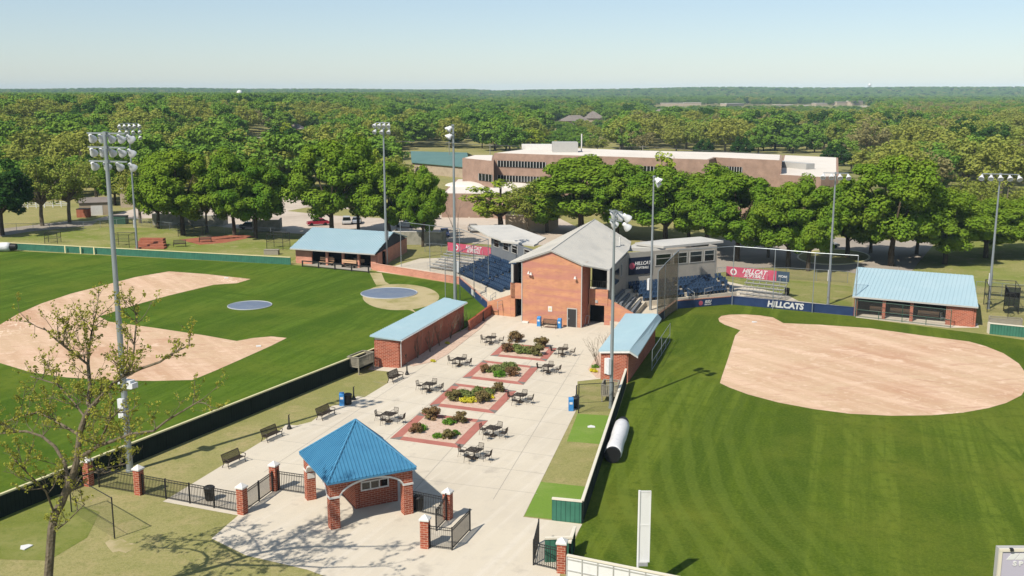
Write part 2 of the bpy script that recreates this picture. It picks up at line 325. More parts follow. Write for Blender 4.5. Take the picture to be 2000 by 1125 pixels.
M['navy'] = mat('navy_pad', L(.018, .045, .135), .55, noise=[(.8, L(.03, .065, .17), .45, .75)])
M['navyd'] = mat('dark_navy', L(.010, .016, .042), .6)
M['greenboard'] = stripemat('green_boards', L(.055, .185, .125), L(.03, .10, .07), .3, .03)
M['boardshade'] = stripemat('shaded_boards', L(.014, .024, .017), L(.008, .014, .010), .3, .03, .85)  # green boards with the shade of the unlit side put into the colour
M['greentrim'] = mat('green_paint', L(.035, .10, .065), .5)
M['yellow'] = mat('cream_yellow_cap', L(.78, .71, .40), .5, noise=[(1.2, L(.68, .61, .36), .5, .8)])
M['cream'] = mat('cream_cap', L(.80, .74, .60), .5, noise=[(1.2, L(.70, .64, .52), .5, .8)])
M['glass'] = mat('dark_glass', L(.012, .016, .016), .08, 0, spec=.6)
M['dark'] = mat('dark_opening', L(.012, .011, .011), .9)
M['doorg'] = mat('dark_grey_door', L(.045, .043, .043), .5)
M['blue'] = mat('recycling_blue', L(.05, .25, .58), .4, noise=[(3, L(.16, .38, .68), .5, .8)])
M['seat'] = mat('navy_seat_plastic', L(.035, .070, .135), .4, noise=[(2, L(.06, .10, .19), .5, .8)])
M['pink'] = mat('crimson_banner', L(.56, .09, .15), .6, noise=[(.4, L(.62, .18, .24), .45, .7)])
M['wood'] = mat('weathered_wood', L(.36, .33, .26), .85, noise=[((2, 2, 12), L(.26, .235, .185), .45, .7)])
M['plank'] = mat('tan_planks', L(.66, .42, .26), .6, noise=[(3, L(.56, .34, .20), .5, .75)])
M['cover'] = mat('mound_cover_vinyl', L(.17, .215, .30), .5, noise=[(.5, L(.23, .27, .33), .45, .7), (2, L(.14, .18, .26), .5, .75)], bump=(2, .5, .05))
M['coverrim'] = mat('cover_rim', L(.5, .52, .54), .6)
M['tarp'] = mat('white_tarp', L(.80, .80, .80), .55, noise=[((1.5, 1.5, 6), L(.64, .65, .67), .5, .75)], bump=(3, .5, .05))
M['rubber'] = mat('black_pipe', L(.015, .015, .016), .5)
M['clayred'] = mat('red_clay', L(.36, .13, .08), .95, noise=[(1, L(.44, .18, .11), .45, .7)])
M['beige'] = mat('beige_siding', L(.50, .41, .30), .8, noise=[(.8, L(.42, .34, .25), .45, .7)])
M['block'] = mat('concrete_block', L(.40, .38, .31), .9, noise=[(.8, L(.26, .255, .20), .45, .65)])
M['roofwhite'] = mat('white_membrane', L(.80, .74, .66), .8, noise=[(.06, L(.70, .64, .57), .45, .7), (.5, L(.82, .77, .70), .5, .8)])
M['shingle'] = mat('grey_shingle', L(.26, .225, .20), .9, noise=[(.5, L(.20, .175, .16), .45, .7)])
M['greenroof'] = mat('green_metal_roof', L(.12, .23, .20), .5, noise=[(.2, L(.10, .20, .18), .45, .7)])
M['bark'] = mat('bark', L(.085, .065, .045), .95, noise=[((6, 6, 1.5), L(.15, .12, .085), .45, .7)], bump=(9, .8, .06))
M['barklight'] = mat('pale_bark', L(.21, .175, .125), .95, noise=[((6, 6, 1.2), L(.11, .09, .06), .45, .68)], bump=(7, .9, .08))
M['twig'] = mat('twig', L(.30, .24, .19), .9)
M['leaf_maple'] = leafmat('maple_leaves', L(.060, .125, .012), L(.098, .158, .014), L(.140, .190, .018), .2)
M['leaf_olive'] = leafmat('spring_leaves', L(.17, .180, .035), L(.12, .16, .028), L(.20, .205, .045), .3, 1.5)
M['leaf_dark'] = leafmat('dark_leaves', L(.022, .058, .012), L(.035, .080, .014), L(.045, .09, .018))
M['leaf_lime'] = leafmat('lime_leaves', L(.15, .22, .022), L(.20, .25, .025), L(.25, .28, .03))
M['leaf_green'] = leafmat('wood_leaves', L(.055, .120, .016), L(.105, .165, .024), L(.095, .16, .02), .22, 1.6)
M['leaf_brown'] = leafmat('russet_leaves', L(.18, .160, .065), L(.155, .150, .055), L(.20, .175, .075), .3, 1.4)
M['leaf_bud'] = leafmat('bud_leaves', L(.25, .25, .045), L(.28, .26, .05), L(.19, .21, .035), .4, 1.2)
M['shrub_red'] = leafmat('reddish_shrub', L(.19, .10, .055), L(.16, .14, .055), L(.12, .16, .045), .3, 1.1)
M['shrub_green'] = leafmat('juniper', L(.13, .16, .05), L(.15, .18, .055), L(.10, .13, .04))
M['shrub_bright'] = leafmat('bright_shrub', L(.07, .17, .02), L(.09, .18, .02), L(.12, .2, .03))
M['shrub_yellow'] = leafmat('gold_shrub', L(.50, .42, .03), L(.45, .42, .04), L(.35, .36, .03))
M['net'] = netmat('black_netting', L(.02, .02, .02), .055)
M['nettan'] = netmat('tan_netting', L(.32, .24, .14), .55)
M['chain'] = netmat('chain_link', L(.16, .16, .15), .07)
M['wire'] = mat('wire', L(.10, .10, .10), .6)

def text(txt, size, mt, parent, pos, dx, up=(0, 0, 1), name='lettering', shear=0, bold=.0, ext=.012, align='CENTER', world=True, sx=1):
    """flat letters standing on the plane spanned by dx and up, centred on pos"""
    c = bpy.data.curves.new('t', 'FONT'); c.body = txt; c.size = size; c.extrude = ext; c.offset = bold; c.shear = shear; c.align_x = align; c.align_y = 'CENTER'; c.resolution_u = 3
    t = bpy.data.objects.new('t', c); col.objects.link(t); dg = bpy.context.evaluated_depsgraph_get(); me = bpy.data.meshes.new_from_object(t.evaluated_get(dg))
    bpy.data.objects.remove(t); dx = Vector(dx).normalized(); up = Vector(up).normalized(); nn = dx.cross(up)
    off = Vector((0, 0, 0))
    if world and parent is not None:
        off = parent.location.copy()
        if parent.parent is not None: off = parent.parent.location.copy()
    mx = Matrix(((dx.x * sx, up.x, nn.x, pos[0] - off.x), (dx.y * sx, up.y, nn.y, pos[1] - off.y), (dx.z * sx, up.z, nn.z, pos[2] - off.z), (0, 0, 0, 1)))
    me.transform(mx); me.materials.clear(); me.materials.append(mt); me.name = name
    o = bpy.data.objects.new(name, me); col.objects.link(o); o.parent = parent; return o

# ---------------------------------------------------------------- ground, fields, roads
def grid_ground():
    ys = list(np.arange(-60, 360, 60)) + list(np.arange(360, 1300, 20)) + list(np.arange(1300, 3000, 60)) + list(np.arange(3000, 5200, 50)) + [6000, 8000]
    xs = sorted(set([-6000, -4500] + list(np.arange(-3600, -600, 100)) + list(np.arange(-600, 601, 25)) + list(np.arange(700, 3601, 100)) + [4500, 6000]))
    vs = []; fs = []; nx = len(xs)
    for y in ys:
        for x in xs: vs.append((x, y, hz(x, y)))
    for j in range(len(ys) - 1):
        for i in range(nx - 1):
            a = j * nx + i; fs.append((a, a + 1, a + nx + 1, a + nx))
    m = MB(); m.v = vs; m.f = fs; return m
struct('ground', grid_ground(), M['ground'])
def pp(l, z=0): return [P(a, b, z) for a, b in l]
def sheet_px(name, pts, z, mt): return struct(name, MB().sheet(pp(pts, z), z), mt)
FENCE_L = [(-260, 1120), (0, 1003), (735, 700)]
sheet_px('left_outfield_grass', [(-500, 1225), (0, 1003), (735, 702), (800, 660), (918, 645), (962, 612), (897, 556), (732, 530), (568, 517), (30, 490), (-200, 480), (-900, 500)], .012, M['fieldL'])
sheet_px('right_outfield_grass', [(1100, 1110), (1137, 1022), (1228, 742), (1238, 670), (1322, 603), (1427, 594), (1670, 618), (1700, 624), (1915, 652), (2000, 664), (2500, 720), (2700, 1000), (2300, 1400), (1500, 1400), (1330, 1140)], .012, M['fieldR'])
sheet_px('left_infield_clay', [(330, 530), (400, 535), (490, 545), (463, 553), (418, 556), (330, 577), (262, 596), (193, 618), (212, 628), (300, 640), (400, 655), (462, 666), (495, 660), (530, 657), (560, 660),
    (530, 675), (470, 702), (420, 724), (376, 742), (300, 744), (220, 743), (130, 737), (60, 727), (0, 709), (-30, 692), (-42, 672), (-28, 652), (0, 634), (35, 613), (80, 593), (140, 573), (200, 558), (265, 541)], .022, M['dirt'])
sheet_px('right_infield_clay', [(1403, 622), (1409, 617), (1425, 614.5), (1455, 614), (1485, 616), (1510, 620), (1530, 631), (1600, 634), (1700, 641), (1800, 655), (1893, 667), (1925, 676), (1960, 690), (1990, 710), (2008, 735), (2008, 752), (1995, 772), (1965, 787), (1930, 797), (1880, 806), (1820, 811), (1740, 812), (1660, 808), (1590, 799), (1520, 786), (1460, 770), (1425, 757), (1406, 748),
    (1410, 735), (1422, 700), (1436, 655), (1446, 645), (1432, 640), (1415, 634), (1405, 628)], .022, M['dirt'])
def disc(name, c, r, z, mt, n=48, sq=1):
    return struct(name, MB().sheet([(c[0] + r * math.cos(2 * math.pi * i / n), c[1] + r * math.sin(2 * math.pi * i / n) * sq) for i in range(n)], z), mt)
HOME = P(760, 573); MOUND = P(488, 597)
cut = [P(777 + 81 * math.cos(t) * (1 if math.cos(t) > -.2 else .85), 580 + (26 if math.sin(t) > 0 else 25) * math.sin(t)) for t in np.linspace(0, 2 * math.pi, 40, endpoint=False)]
struct('home_plate_clay', MB().sheet(cut, .022), M['dirt2'])
struct('dugout_path', MB().sheet(pp([(722, 533), (745, 533), (752, 550), (762, 556), (735, 558), (728, 545)]), .026), M['dirt2'])
struct('base_path', MB().sheet(pp([(726, 594), (762, 600), (800, 606), (815, 612), (800, 600), (780, 595), (745, 590)]), .027), M['dirt2'])
struct('plaza', MB().sheet(pp([(318, 980), (465, 1007), (413, 1052), (480, 1085), (600, 1113), (740, 1165), (1080, 1180), (1102, 1090), (1137, 1024), (1022, 1010), (1126, 800), (1128, 745), (1192, 738), (1168, 700),
    (1235, 640), (1330, 590), (1180, 560), (1000, 560), (960, 615), (915, 645), (780, 716), (735, 706), (718, 722), (760, 726), (758, 748), (712, 776), (698, 774), (672, 789), (648, 793), (608, 824), (580, 831), (558, 830), (548, 840), (400, 930)]), .014), M['concrete'])
jm = MB()
A0, A1 = P(450, 915), P(905, 640); B0, B1 = P(1040, 985), P(1175, 690)
for k in range(0, 11):
    a = A0.lerp(A1, (k + .5) / 11); b = B0.lerp(B1, (k + .5) / 11); jm.wall(a.xy, b.xy, .0145, .0165, .04)
for k in (.12, .37, .63, .88):
    a = A0.lerp(B0, k); b = A1.lerp(B1, k); jm.wall(a.xy, b.xy, .017, .019, .04)
struct('plaza_joints', jm, M['joint'])
def inset(q, d):
    n = len(q); r = []
    c = sum((Vector(p[:2]) for p in q), Vector((0, 0))) / n
    for i in range(n):
        p0, p1, p2 = Vector(q[i - 1][:2]), Vector(q[i][:2]), Vector(q[(i + 1) % n][:2])
        e1 = (p1 - p0).normalized(); e2 = (p2 - p1).normalized()
        def nrm(e, p):
            v = Vector((-e.y, e.x)); return v if v.dot(c - p) > 0 else -v
        n1, n2 = nrm(e1, p1), nrm(e2, p1); a = p1 + n1 * d; b = p1 + n2 * d
        # intersect a+t e1 , b+s e2
        den = e1.x * e2.y - e1.y * e2.x; t = ((b.x - a.x) * e2.y - (b.y - a.y) * e2.x) / den; r.append(a + e1 * t)
    return r
PL = [[(762, 857), (900, 876), (953, 822), (820, 806)], [(838, 792), (966, 808), (1009, 764), (888, 749)], [(903, 738), (1022, 752), (1053, 717), (944, 704)], [(957, 695), (1066, 706), (1088, 680), (985, 670)]]
PLW = []
plab = ['pink gravel bed with small separate shrubs nearest the blue-roofed pavilion', 'pink gravel bed holding the clump of golden yellow flowers', 'pink gravel bed with a low spreading green juniper, third from the pavilion', 'pink gravel bed closest to the brick tower with tall bushes']
for i, q in enumerate(PL):
    w_ = [P(a, b).xy for a, b in q]; inn = inset(w_, .78); PLW.append((w_, inn))
    t = thing('planter_bed', plab[i], 'planter bed', (sum(p.x for p in w_) / 4, sum(p.y for p in w_) / 4, 0), group='gravel planter beds in the plaza')
    m = MB()
    g = MB()
    for k in range(4):
        a, b, c, d = w_[k], w_[(k + 1) % 4], inn[(k + 1) % 4], inn[k]
        # grey block on each outer corner, red pavers between
        a2 = a.lerp(b, .86 / (b - a).length); b2 = b.lerp(a, .0001); d2 = d.lerp(c, .05 / (c - d).length); m.prism([a2, b2, c, d2], .004, .034)
        g.prism([a, a2, d2, d], .004, .037)
    m.build('brick_border', M['paver'], t, True); g.each('corner_block', M['paverg'], t, True)
    s = MB().prism(inset(inn, .003), .004, .05); s.build('gravel', M['gravel'], t, True)
st = thing('gravel_bed', 'long pink gravel bed running beside the brick wall of the left storage building', 'gravel bed', P(860, 680))
MB().prism(pp([(796, 712), (806, 716), (850, 706), (875, 692), (940, 641), (952, 626), (930, 622), (912, 640), (790, 706)]), .004, .045).build('gravel', M['gravel'], st, True)
st = thing('gravel_bed', 'small pink gravel bed at the corner of the right storage building', 'gravel bed', P(1162, 730))
MB().prism(pp([(1148, 722), (1165, 738), (1176, 738), (1180, 715), (1200, 650), (1192, 650), (1170, 690)]), .004, .045).build('gravel', M['gravel'], st, True)

# bullpens and other worn lawns
sheet_px('bullpen_turf_right_far', [(1128, 808), (1195, 812), (1180, 868), (1107, 862)], .010, M['turf'])
sheet_px('bullpen_turf_right_near', [(1056, 941), (1150, 951), (1137, 1020), (1024, 1008)], .010, M['turf'])
sheet_px('bullpen_turf_left', [(-80, 1030), (0, 1012), (100, 965), (150, 985), (195, 1000), (170, 1050), (95, 1095), (-80, 1090)], .010, M['turfdull'])
sheet_px('bare_patch', [(205, 1060), (214, 1054), (226, 1056), (238, 1052), (252, 1060), (264, 1061), (272, 1070), (258, 1073), (246, 1080), (232, 1076), (220, 1079), (212, 1070)], .008, M['dirt2'])
sheet_px('parking_lot', [(180, 430), (300, 398), (430, 392), (560, 385), (640, 398), (760, 420), (880, 395), (960, 392), (1090, 425), (1180, 470), (1040, 480), (960, 478), (830, 468), (690, 462), (560, 455), (400, 440), (330, 425)], .010, M['parking'])
sheet_px('parking_lot_upper', [(540, 380), (590, 372), (700, 390), (660, 412), (560, 404)], .014, M['parking'])
sheet_px('parking_island', [(560, 412), (600, 405), (770, 412), (860, 405), (900, 415), (780, 428), (640, 420)], .018, M['ground'])
sheet_px('backstop_apron_left', [(735, 530), (820, 505), (960, 500), (1000, 580), (962, 612), (896, 552)], .010, M['concrete'])
sheet_px('apron_right', [(1326, 600), (1400, 545), (1535, 575), (1560, 588), (1668, 600), (1668, 614), (1427, 592)], .010, M['concrete'])
sheet_px('dugout_slab_right', [(1664, 612), (1680, 605), (1910, 632), (1912, 640), (1850, 640), (1672, 620)], .016, M['concrete'])
sheet_px('dugout_slab_left', [(650, 510), (592, 517), (720, 531), (735, 515)], .016, M['joint'])
sheet_px('circle_drive', [(1250, 470), (1420, 466), (1600, 462), (1750, 470), (1790, 440), (1850, 420), (1830, 470), (1780, 530), (1740, 548), (1640, 528), (1500, 522), (1380, 535), (1250, 500)], .010, M['road'])
isl = [P(1628 + 70 * math.cos(t), 503 + 14.5 * math.sin(t)) for t in np.linspace(0, 2 * math.pi, 40, endpoint=False)]
struct('drive_island', MB().prism(isl, 0, .12), M['ground'])
ring = MB(); 
for i in range(40): ring.wall(isl[i].xy, isl[(i + 1) % 40].xy, 0, .15, .28)
struct('yellow_kerb', ring, M['yellow'])
sheet_px('bullpen_clay', [(350, 468), (395, 463), (470, 458), (500, 462), (440, 474), (390, 478)], .010, M['clayred'])
sheet_px('service_track', [(-100, 452), (0, 447), (130, 432), (190, 432), (180, 440), (60, 452), (0, 462), (-100, 470)], .010, M['road'])
struct('park_road', MB().add([PT(*q) + Vector((0, 0, .05)) for q in [(490, 268), (520, 273), (560, 280), (600, 284), (650, 291), (650, 287), (600, 280), (560, 276), (520, 269), (490, 265)]], [tuple(range(10))]), M['road'])
struct('meadow_right', MB().add([PT(*q) + Vector((0, 0, .06)) for q in [(1640, 380), (1900, 385), (2040, 390), (2040, 318), (1900, 322), (1640, 322), (1440, 300), (1200, 290), (1200, 300)]], [tuple(range(9))]), M['farground'])
struct('meadow_left', MB().add([PT(*q) + Vector((0, 0, .06)) for q in [(500, 322), (600, 330), (600, 296), (560, 290), (500, 300)]], [tuple(range(5))]), M['farground'])
struct('far_field', MB().add([PT(*q) + Vector((0, 0, .3)) for q in [(1250, 214), (1700, 214), (1700, 206.5), (1280, 206.5)]], [tuple(range(4))]), M['farground'])

sheet_px('left_lawn', [(-200, 474), (30, 484), (568, 511), (640, 470), (560, 458), (330, 446), (200, 444), (0, 466), (-200, 474)][:-1], .006, M['lawn'])
sheet_px('right_lawn', [(1430, 545), (1560, 548), (1664, 560), (1664, 606), (1560, 590), (1440, 560)], .006, M['lawn'])
sheet_px('park_lawn', [(1780, 535), (1850, 430), (1880, 392), (2100, 392), (2200, 560), (1920, 560)], .006, M['lawn'])

# bases, plates, covers
def flatdisc(name, c, r, label, cat, rim=True):
    t = thing(name, label, cat, (c.x, c.y, 0)); m = MB(); n = 48; rnd = random.Random(3)
    m.lathe([(r, .026), (r, .055), (r * .97, .07), (r * .5, .10), (.02, .13)], (0, 0, 0), n); m.build('vinyl_sheet', M['cover'], t, smooth=True)
    e = MB()
    for i in range(n):
        a, b = 2 * math.pi * i / n, 2 * math.pi * (i + 1) / n; e.cyl((r * math.cos(a), r * math.sin(a), .06), (r * math.cos(b), r * math.sin(b), .06), .06, n=5)
    e.build('weighted_edge', M['coverrim'], t)
flatdisc('mound_cover', MOUND, 2.75, 'smaller round blue-grey vinyl cover on the pitching mound', 'field cover')
flatdisc('home_plate_cover', HOME, 3.8, 'larger round blue-grey vinyl cover over the home plate area', 'field cover')
def base(px, py, s, label):
    p = P(px, py); o = MB().box(0, 0, .06, s, s, .08, .3).build('base_bag', M['white']); o.location = (p.x, p.y, 0); tag(o, label, 'base bag')
base(442, 543.5, .55, 'white base bag near the far tip of the left clay infield')
base(505, 677, .5, 'white base bag near the near corner of the left clay infield')
def hplate(px, py, rz, label, s=.32, z=.02):
    p = P(px, py); o = MB().prism([rot2(v, rz) for v in [(-s, -s * .4), (s, -s * .4), (s, s * .6), (0, s * 1.5), (-s, s * .6)]], z, z + .05).build('home_plate', M['white']); o.location = (p.x, p.y, 0); tag(o, label, 'home plate')
hplate(53, 1070, 1.2, 'white home plate on the green turf pad at the bottom left by the budding tree', .33)
hplate(1155, 835, 0, 'white home plate on the turf pad beside the right outfield fence', .3)
hplate(1474, 630, .4, 'white home plate in the round end of the right clay infield', .3, .03)

# ---------------------------------------------------------------- rib-roof helper
def ribs(poly, along, step, h=.05, w_=.05, mb=None):
    """raised seams on a planar roof polygon, running along the direction `along`"""
    mb = mb or MB(); poly = [Vector(p) for p in poly]
    nrm = Vector((0, 0, 0))
    for i in range(1, len(poly) - 1): nrm += (poly[i] - poly[0]).cross(poly[i + 1] - poly[0])
    nrm.normalize()
    if nrm.z < 0: nrm = -nrm
    al = Vector(along); al = (al - nrm * al.dot(nrm)).normalized(); ac = nrm.cross(al)
    o = poly[0]; pr = [((p - o).dot(al), (p - o).dot(ac)) for p in poly]; lo = min(p[1] for p in pr); hi = max(p[1] for p in pr)
    k = lo + step / 2
    while k < hi:
        xs = []
        for i in range(len(pr)):
            a, b = pr[i], pr[(i + 1) % len(pr)]
            if (a[1] - k) * (b[1] - k) < 0: xs.append(a[0] + (b[0] - a[0]) * (k - a[1]) / (b[1] - a[1]))
        if len(xs) >= 2:
            a = o + al * min(xs) + ac * k; b = o + al * max(xs) + ac * k; s = ac * w_ / 2; u = nrm * h
            if (b - a).length > .15: mb.hexa([a - s, b - s, b + s, a + s], [a - s + u, b - s + u, b + s + u, a + s + u])
        k += step
    return mb

# ---------------------------------------------------------------- entrance pavilion
FL, FR, BL = P(653, 1030), P(791, 998), P(617, 969)
ex = (FR - FL).normalized(); ey = Vector((-ex.y, ex.x, 0)); S = (FR - FL).length; D = 5.2
pv = thing('entrance_pavilion', 'square red brick entrance pavilion with a bright blue pyramid roof', 'pavilion', (FL.x, FL.y, 0), math.atan2(ex.y, ex.x) - R(4))
ZE = 3.25; PW = .62
for i, (a, b) in enumerate([(0, 0), (S, 0), (0, D)]):
    MB().box(a, b, 1.05, PW, PW, 2.1).build('pillar', M['brick'], pv)
BX, BY = .46 * S, 2.25; MB().box((BX + S) / 2 + .1, BY, 1.6, S - BX - .1, .25, 3.2).box(BX + .0, (BY + D) / 2, 1.6, .25, D - BY + .3, 3.2).box(S + .05, (BY + D) / 2, 1.6, .25, D - BY + .3, 3.2).box((BX + S) / 2, D + .1, 1.6, S - BX, .25, 3.2).each('booth_wall', M['brick'], pv)
def archwall(x0, x1, zs, zt, rise, th, horizontal=True, off=0):
    """spandrel with segmental arch between x0 and x1"""
    m = MB(); tr = MB(); n = 20; pts = []
    for i in range(n + 1):
        u = i / n; x = x0 + (x1 - x0) * u; z = zs + rise * (1 - (2 * u - 1) ** 2) ** .62 if 0 < u < 1 else zs
        pts.append((x, z))
    def q(x, z, y): return (x, off + y, z) if horizontal else (off + y, x, z)
    for i in range(n):
        (xa, za), (xb, zb) = pts[i], pts[i + 1]; y0, y1 = -th / 2, th / 2
        m.hexa([q(xa, za, y0), q(xb, zb, y0), q(xb, zb, y1), q(xa, za, y1)], [q(xa, zt, y0), q(xb, zt, y0), q(xb, zt, y1), q(xa, zt, y1)])
        y0, y1 = -th / 2 - .05, th / 2 + .05
        tr.hexa([q(xa, za - .04, y0), q(xb, zb - .04, y0), q(xb, zb - .04, y1), q(xa, za - .04, y1)], [q(xa, za + .09, y0), q(xb, zb + .09, y0), q(xb, zb + .09, y1), q(xa, za + .09, y1)])
    return m, tr
for hor, x1, off in ((True, S, 0), (False, D, 0), (False, D - 3.1, S)):
    m, tr = archwall(PW / 2, x1 - PW / 2, 2.1, ZE, .85, PW - .04, hor, off)
    if hor: m.box(0, 0, 2.675, PW - .01, PW - .01, 1.15).box(S, 0, 2.675, PW - .01, PW - .01, 1.15); tr.box(0, 0, 2.1, PW + .08, PW + .08, .13).box(S, 0, 2.1, PW + .08, PW + .08, .13)
    elif off == 0: m.box(0, D, 2.675, PW - .01, PW - .01, 1.15); tr.box(0, D, 2.1, PW + .08, PW + .08, .13)
    m.build('arch_wall', M['brick'], pv); tr.build('arch_trim', M['cap'], pv)
wd = MB(); 
WX = (BX + S) / 2 - .1; WYY = BY - .15; WZ = 1.5
for k in range(4): wd.box(WX - .93 + k * .62, WYY, WZ, .09, .08, .60)
wd.box(WX, WYY, WZ - .28, 1.95, .09, .10).box(WX, WYY, WZ + .28, 1.95, .09, .10); wf = wd.build('window_frame', M['white'], pv)
MB().box(WX, WYY + .02, WZ, 1.86, .03, .54).build('pane', M['glass'], wf)
MB().box(.0, D - PW / 2 - .02, 1.75, .5, .03, .38).build('notice', M['cap'], pv)
MB().box(PW / 2 + .0, 0, 1.7, .02, .01, .01).build('conduit', M['rail'], pv)
apx = P(697, 814, H(697, 814, (P(700, 985).y)))
cx_, cy_ = S / 2, D / 2; o_ = .5; ap = Vector((cx_, cy_, 5.95)); c4 = [Vector((-o_, -o_, ZE - .05)), Vector((S + o_, -o_, ZE - .05)), Vector((S + o_, D + o_, ZE - .05)), Vector((-o_, D + o_, ZE - .05))]
rm = MB()
for i in range(4): rm.slab3([c4[i], c4[(i + 1) % 4], ap], .10)
for i in range(4):
    a, b = c4[i], c4[(i + 1) % 4]; up = ap - (a + b) / 2; ribs([a, b, ap], up, .235, .05, .05, rm)
rf = rm.build('roof', M['roof_pav'], pv)
hc = MB()
for i in range(4): hc.cyl(c4[i] + Vector((0, 0, .02)), ap + Vector((0, 0, .02)), .075, n=6)
hc.build('hip_cap', M['roof_pav'], rf)
fs = MB()
for i in range(4): fs.wall(c4[i].xy, c4[(i + 1) % 4].xy, ZE - .19, ZE - .08, .05)
fs.build('fascia', M['roof_pav'], rf)

# ---------------------------------------------------------------- brick gate pillars and iron fences
pil = {}
def pillar(key, px, py, label, w_=.5, h=1.78):
    p = P(px, py); t = thing('brick_pillar', label, 'brick pillar', (p.x, p.y, 0), R(-22 if key not in ('g', 'h') else -12), 'brick gate pillars with white caps')
    m = MB().box(0, 0, h / 2, w_, w_, h); m.build('shaft', M['brick'], t)
    c = MB().box(0, 0, h + .05, w_ + .12, w_ + .12, .1); c.lathe([(.41, h + .1), (.02, h + .36)], n=4); cc = c.mesh('cap', M['cap']); 
    c2 = MB().box(0, 0, h + .05, w_ + .12, w_ + .12, .1); q = (w_ + .1) / 2; c2.add([(-q, -q, h + .1), (q, -q, h + .1), (q, q, h + .1), (-q, q, h + .1), (0, 0, h + .36)], [(0, 1, 4), (1, 2, 4), (2, 3, 4), (3, 0, 4)])
    c2.build('cap', M['cap'], t); pil[key] = p
pillar('a', 174, 948, 'brick pillar with white cap against the dark fence behind the budding tree')
pillar('b', 273, 965, 'brick pillar with white cap at the foot of the tall near light pole')
pillar('c', 474, 1003, 'brick pillar with white cap where the plaza path meets the lawn')
pillar('d', 537, 957, 'brick pillar with white cap set back between two iron fence panels left of the pavilion')
pillar('f', 875, 1013, 'brick pillar with white cap beside the open gate, farther of the pair')
pillar('g', 831, 1069, 'brick pillar with white cap right of the pavilion, nearer of the pair')
pillar('h', 1097, 1117, 'brick pillar with white cap next to the white outfield fence')
def ironfence(name, a, b, label, cat='iron fence', posts=2, h=1.42, brace=False, curve=False):
    a = Vector(a[:2]); b = Vector(b[:2]); Ln = (b - a).length; d = (b - a) / Ln
    t = thing(name, label, cat, (a.x, a.y, 0), math.atan2(d.y, d.x)); m = MB(); m2 = MB()
    hh = lambda x: h + (.38 * (1 - math.sin(math.pi / 2 * x / Ln)) if curve else 0)
    n = 8 if curve else 1
    for i in range(n):
        xa, xb = Ln * i / n, Ln * (i + 1) / n
        for dz, mm in ((0, m), (.16, m2)): mm.wall((xa, 0), (xb, 0), hh(xa) - dz - .035, hh(xa) - dz, .045 if dz else .05, hh(xb) - dz - .035, hh(xb) - dz)
    MB().wall((0, 0), (Ln, 0), .12, .16, .045).build('bottom_rail', M['black'], t); m.build('top_rail', M['black'], t); m2.build('middle_rail', M['black'], t); k = MB(); npk = int(Ln / .125)
    for i in range(1, npk): x = Ln * i / npk; k.box(x, 0, hh(x) / 2 + .03, .026, .026, hh(x) - .1)
    k.build('pickets', M['black'], t)
    for i in range(posts + 1):
        x = Ln * i / posts; MB().box(x, 0, (hh(x) + .06) / 2, .075, .075, hh(x) + .06).build('post', M['black'], t)
    if brace: MB().cyl((.05, 0, .15), (Ln - .05, 0, h - .2), .02, n=6).build('brace', M['black'], t)
    return t
def toward(a, b, d): a = Vector(a[:2]); b = Vector(b[:2]); return a + (b - a).normalized() * d
ironfence('iron_fence', toward(pil['a'], pil['b'], .9), toward(pil['b'], pil['a'], .3), 'short black iron fence panel between the two leftmost brick pillars', posts=1)
ironfence('iron_fence', toward(pil['b'], pil['c'], .3), toward(pil['c'], pil['b'], .3), 'long black iron fence in front of the black trash can', posts=4)
ironfence('iron_fence', toward(pil['c'], pil['d'], .3), toward(pil['d'], pil['c'], .3), 'black iron fence panel running back from the lawn corner pillar', posts=2)
ironfence('iron_gate', toward(pil['d'], BL, .3), toward(BL, pil['d'], .42), 'closed black iron gate between a brick pillar and the pavilion', 'iron gate', posts=1)
e1 = P(795, 996); ironfence('iron_fence', toward(e1, pil['f'], .4), toward(pil['f'], e1, .3), 'black iron fence in the pavilion shadow with a trash can behind it', posts=1)
gp = P(883, 1075); ironfence('iron_fence', toward(pil['g'], gp, .3), gp, 'short black iron fence panel from the nearer pillar to the gate post', posts=1)
g2 = P(918, 1037); ironfence('iron_gate', gp, g2, 'black iron gate with a swept top standing open to the right of its post', 'iron gate', posts=1, curve=False)
g3 = P(852, 1037); ironfence('iron_gate', toward(pil['f'], g3, .3), g3, 'black iron gate with a curved top folded between the pair of pillars', 'iron gate', posts=1, curve=True, brace=True)
g4 = P(1042, 1104); ironfence('iron_fence', g4, toward(pil['h'], g4, .3), 'black iron fence panel beside the brick pillar at the white fence', posts=1)
g5 = P(1052, 1062); ironfence('iron_gate', g4, g5, 'black iron gate seen edge-on, open beside the green board screen', 'iron gate', posts=1, h=1.55)

# ---------------------------------------------------------------- board fences around the fields
def boardfence(name, pts, h, label, capmat='yellow', cat='outfield fence', mt='greenboard', th=.10, posts=None, world=True, cap_h=.10):
    pts = [Vector(p[:2]) for p in pts]; t = thing(name, label, cat, (pts[0].x, pts[0].y, 0)); m = MB(); c = MB()
    for a, b in zip(pts, pts[1:]): m.wall(a, b, 0, h, th); c.wall(a, b, h - .01, h + cap_h, th + .10)
    m.build('boards', M[mt], t, True); c.build('top_cap', M[capmat], t, True)
    if posts:
        pm = MB()
        for a, b in zip(pts, pts[1:]):
            n = max(1, int((b - a).length / posts))
            for i in range(n + 1): q = a.lerp(b, i / n); pm.box(q.x, q.y, h / 2, .12, .12, h)
        pm.each('post', M['boardshade' if mt == 'boardshade' else 'greentrim'], t, True)
    return t
LA, LB = P(-300, 1136), P(741, 706)
boardfence('outfield_fence', [LA, LB], 1.5, 'long dark board fence with pale yellow cap between plaza lawn and left field', mt='boardshade', posts=2.4)
FA, FB = P(-300, 470), P(568, 517)
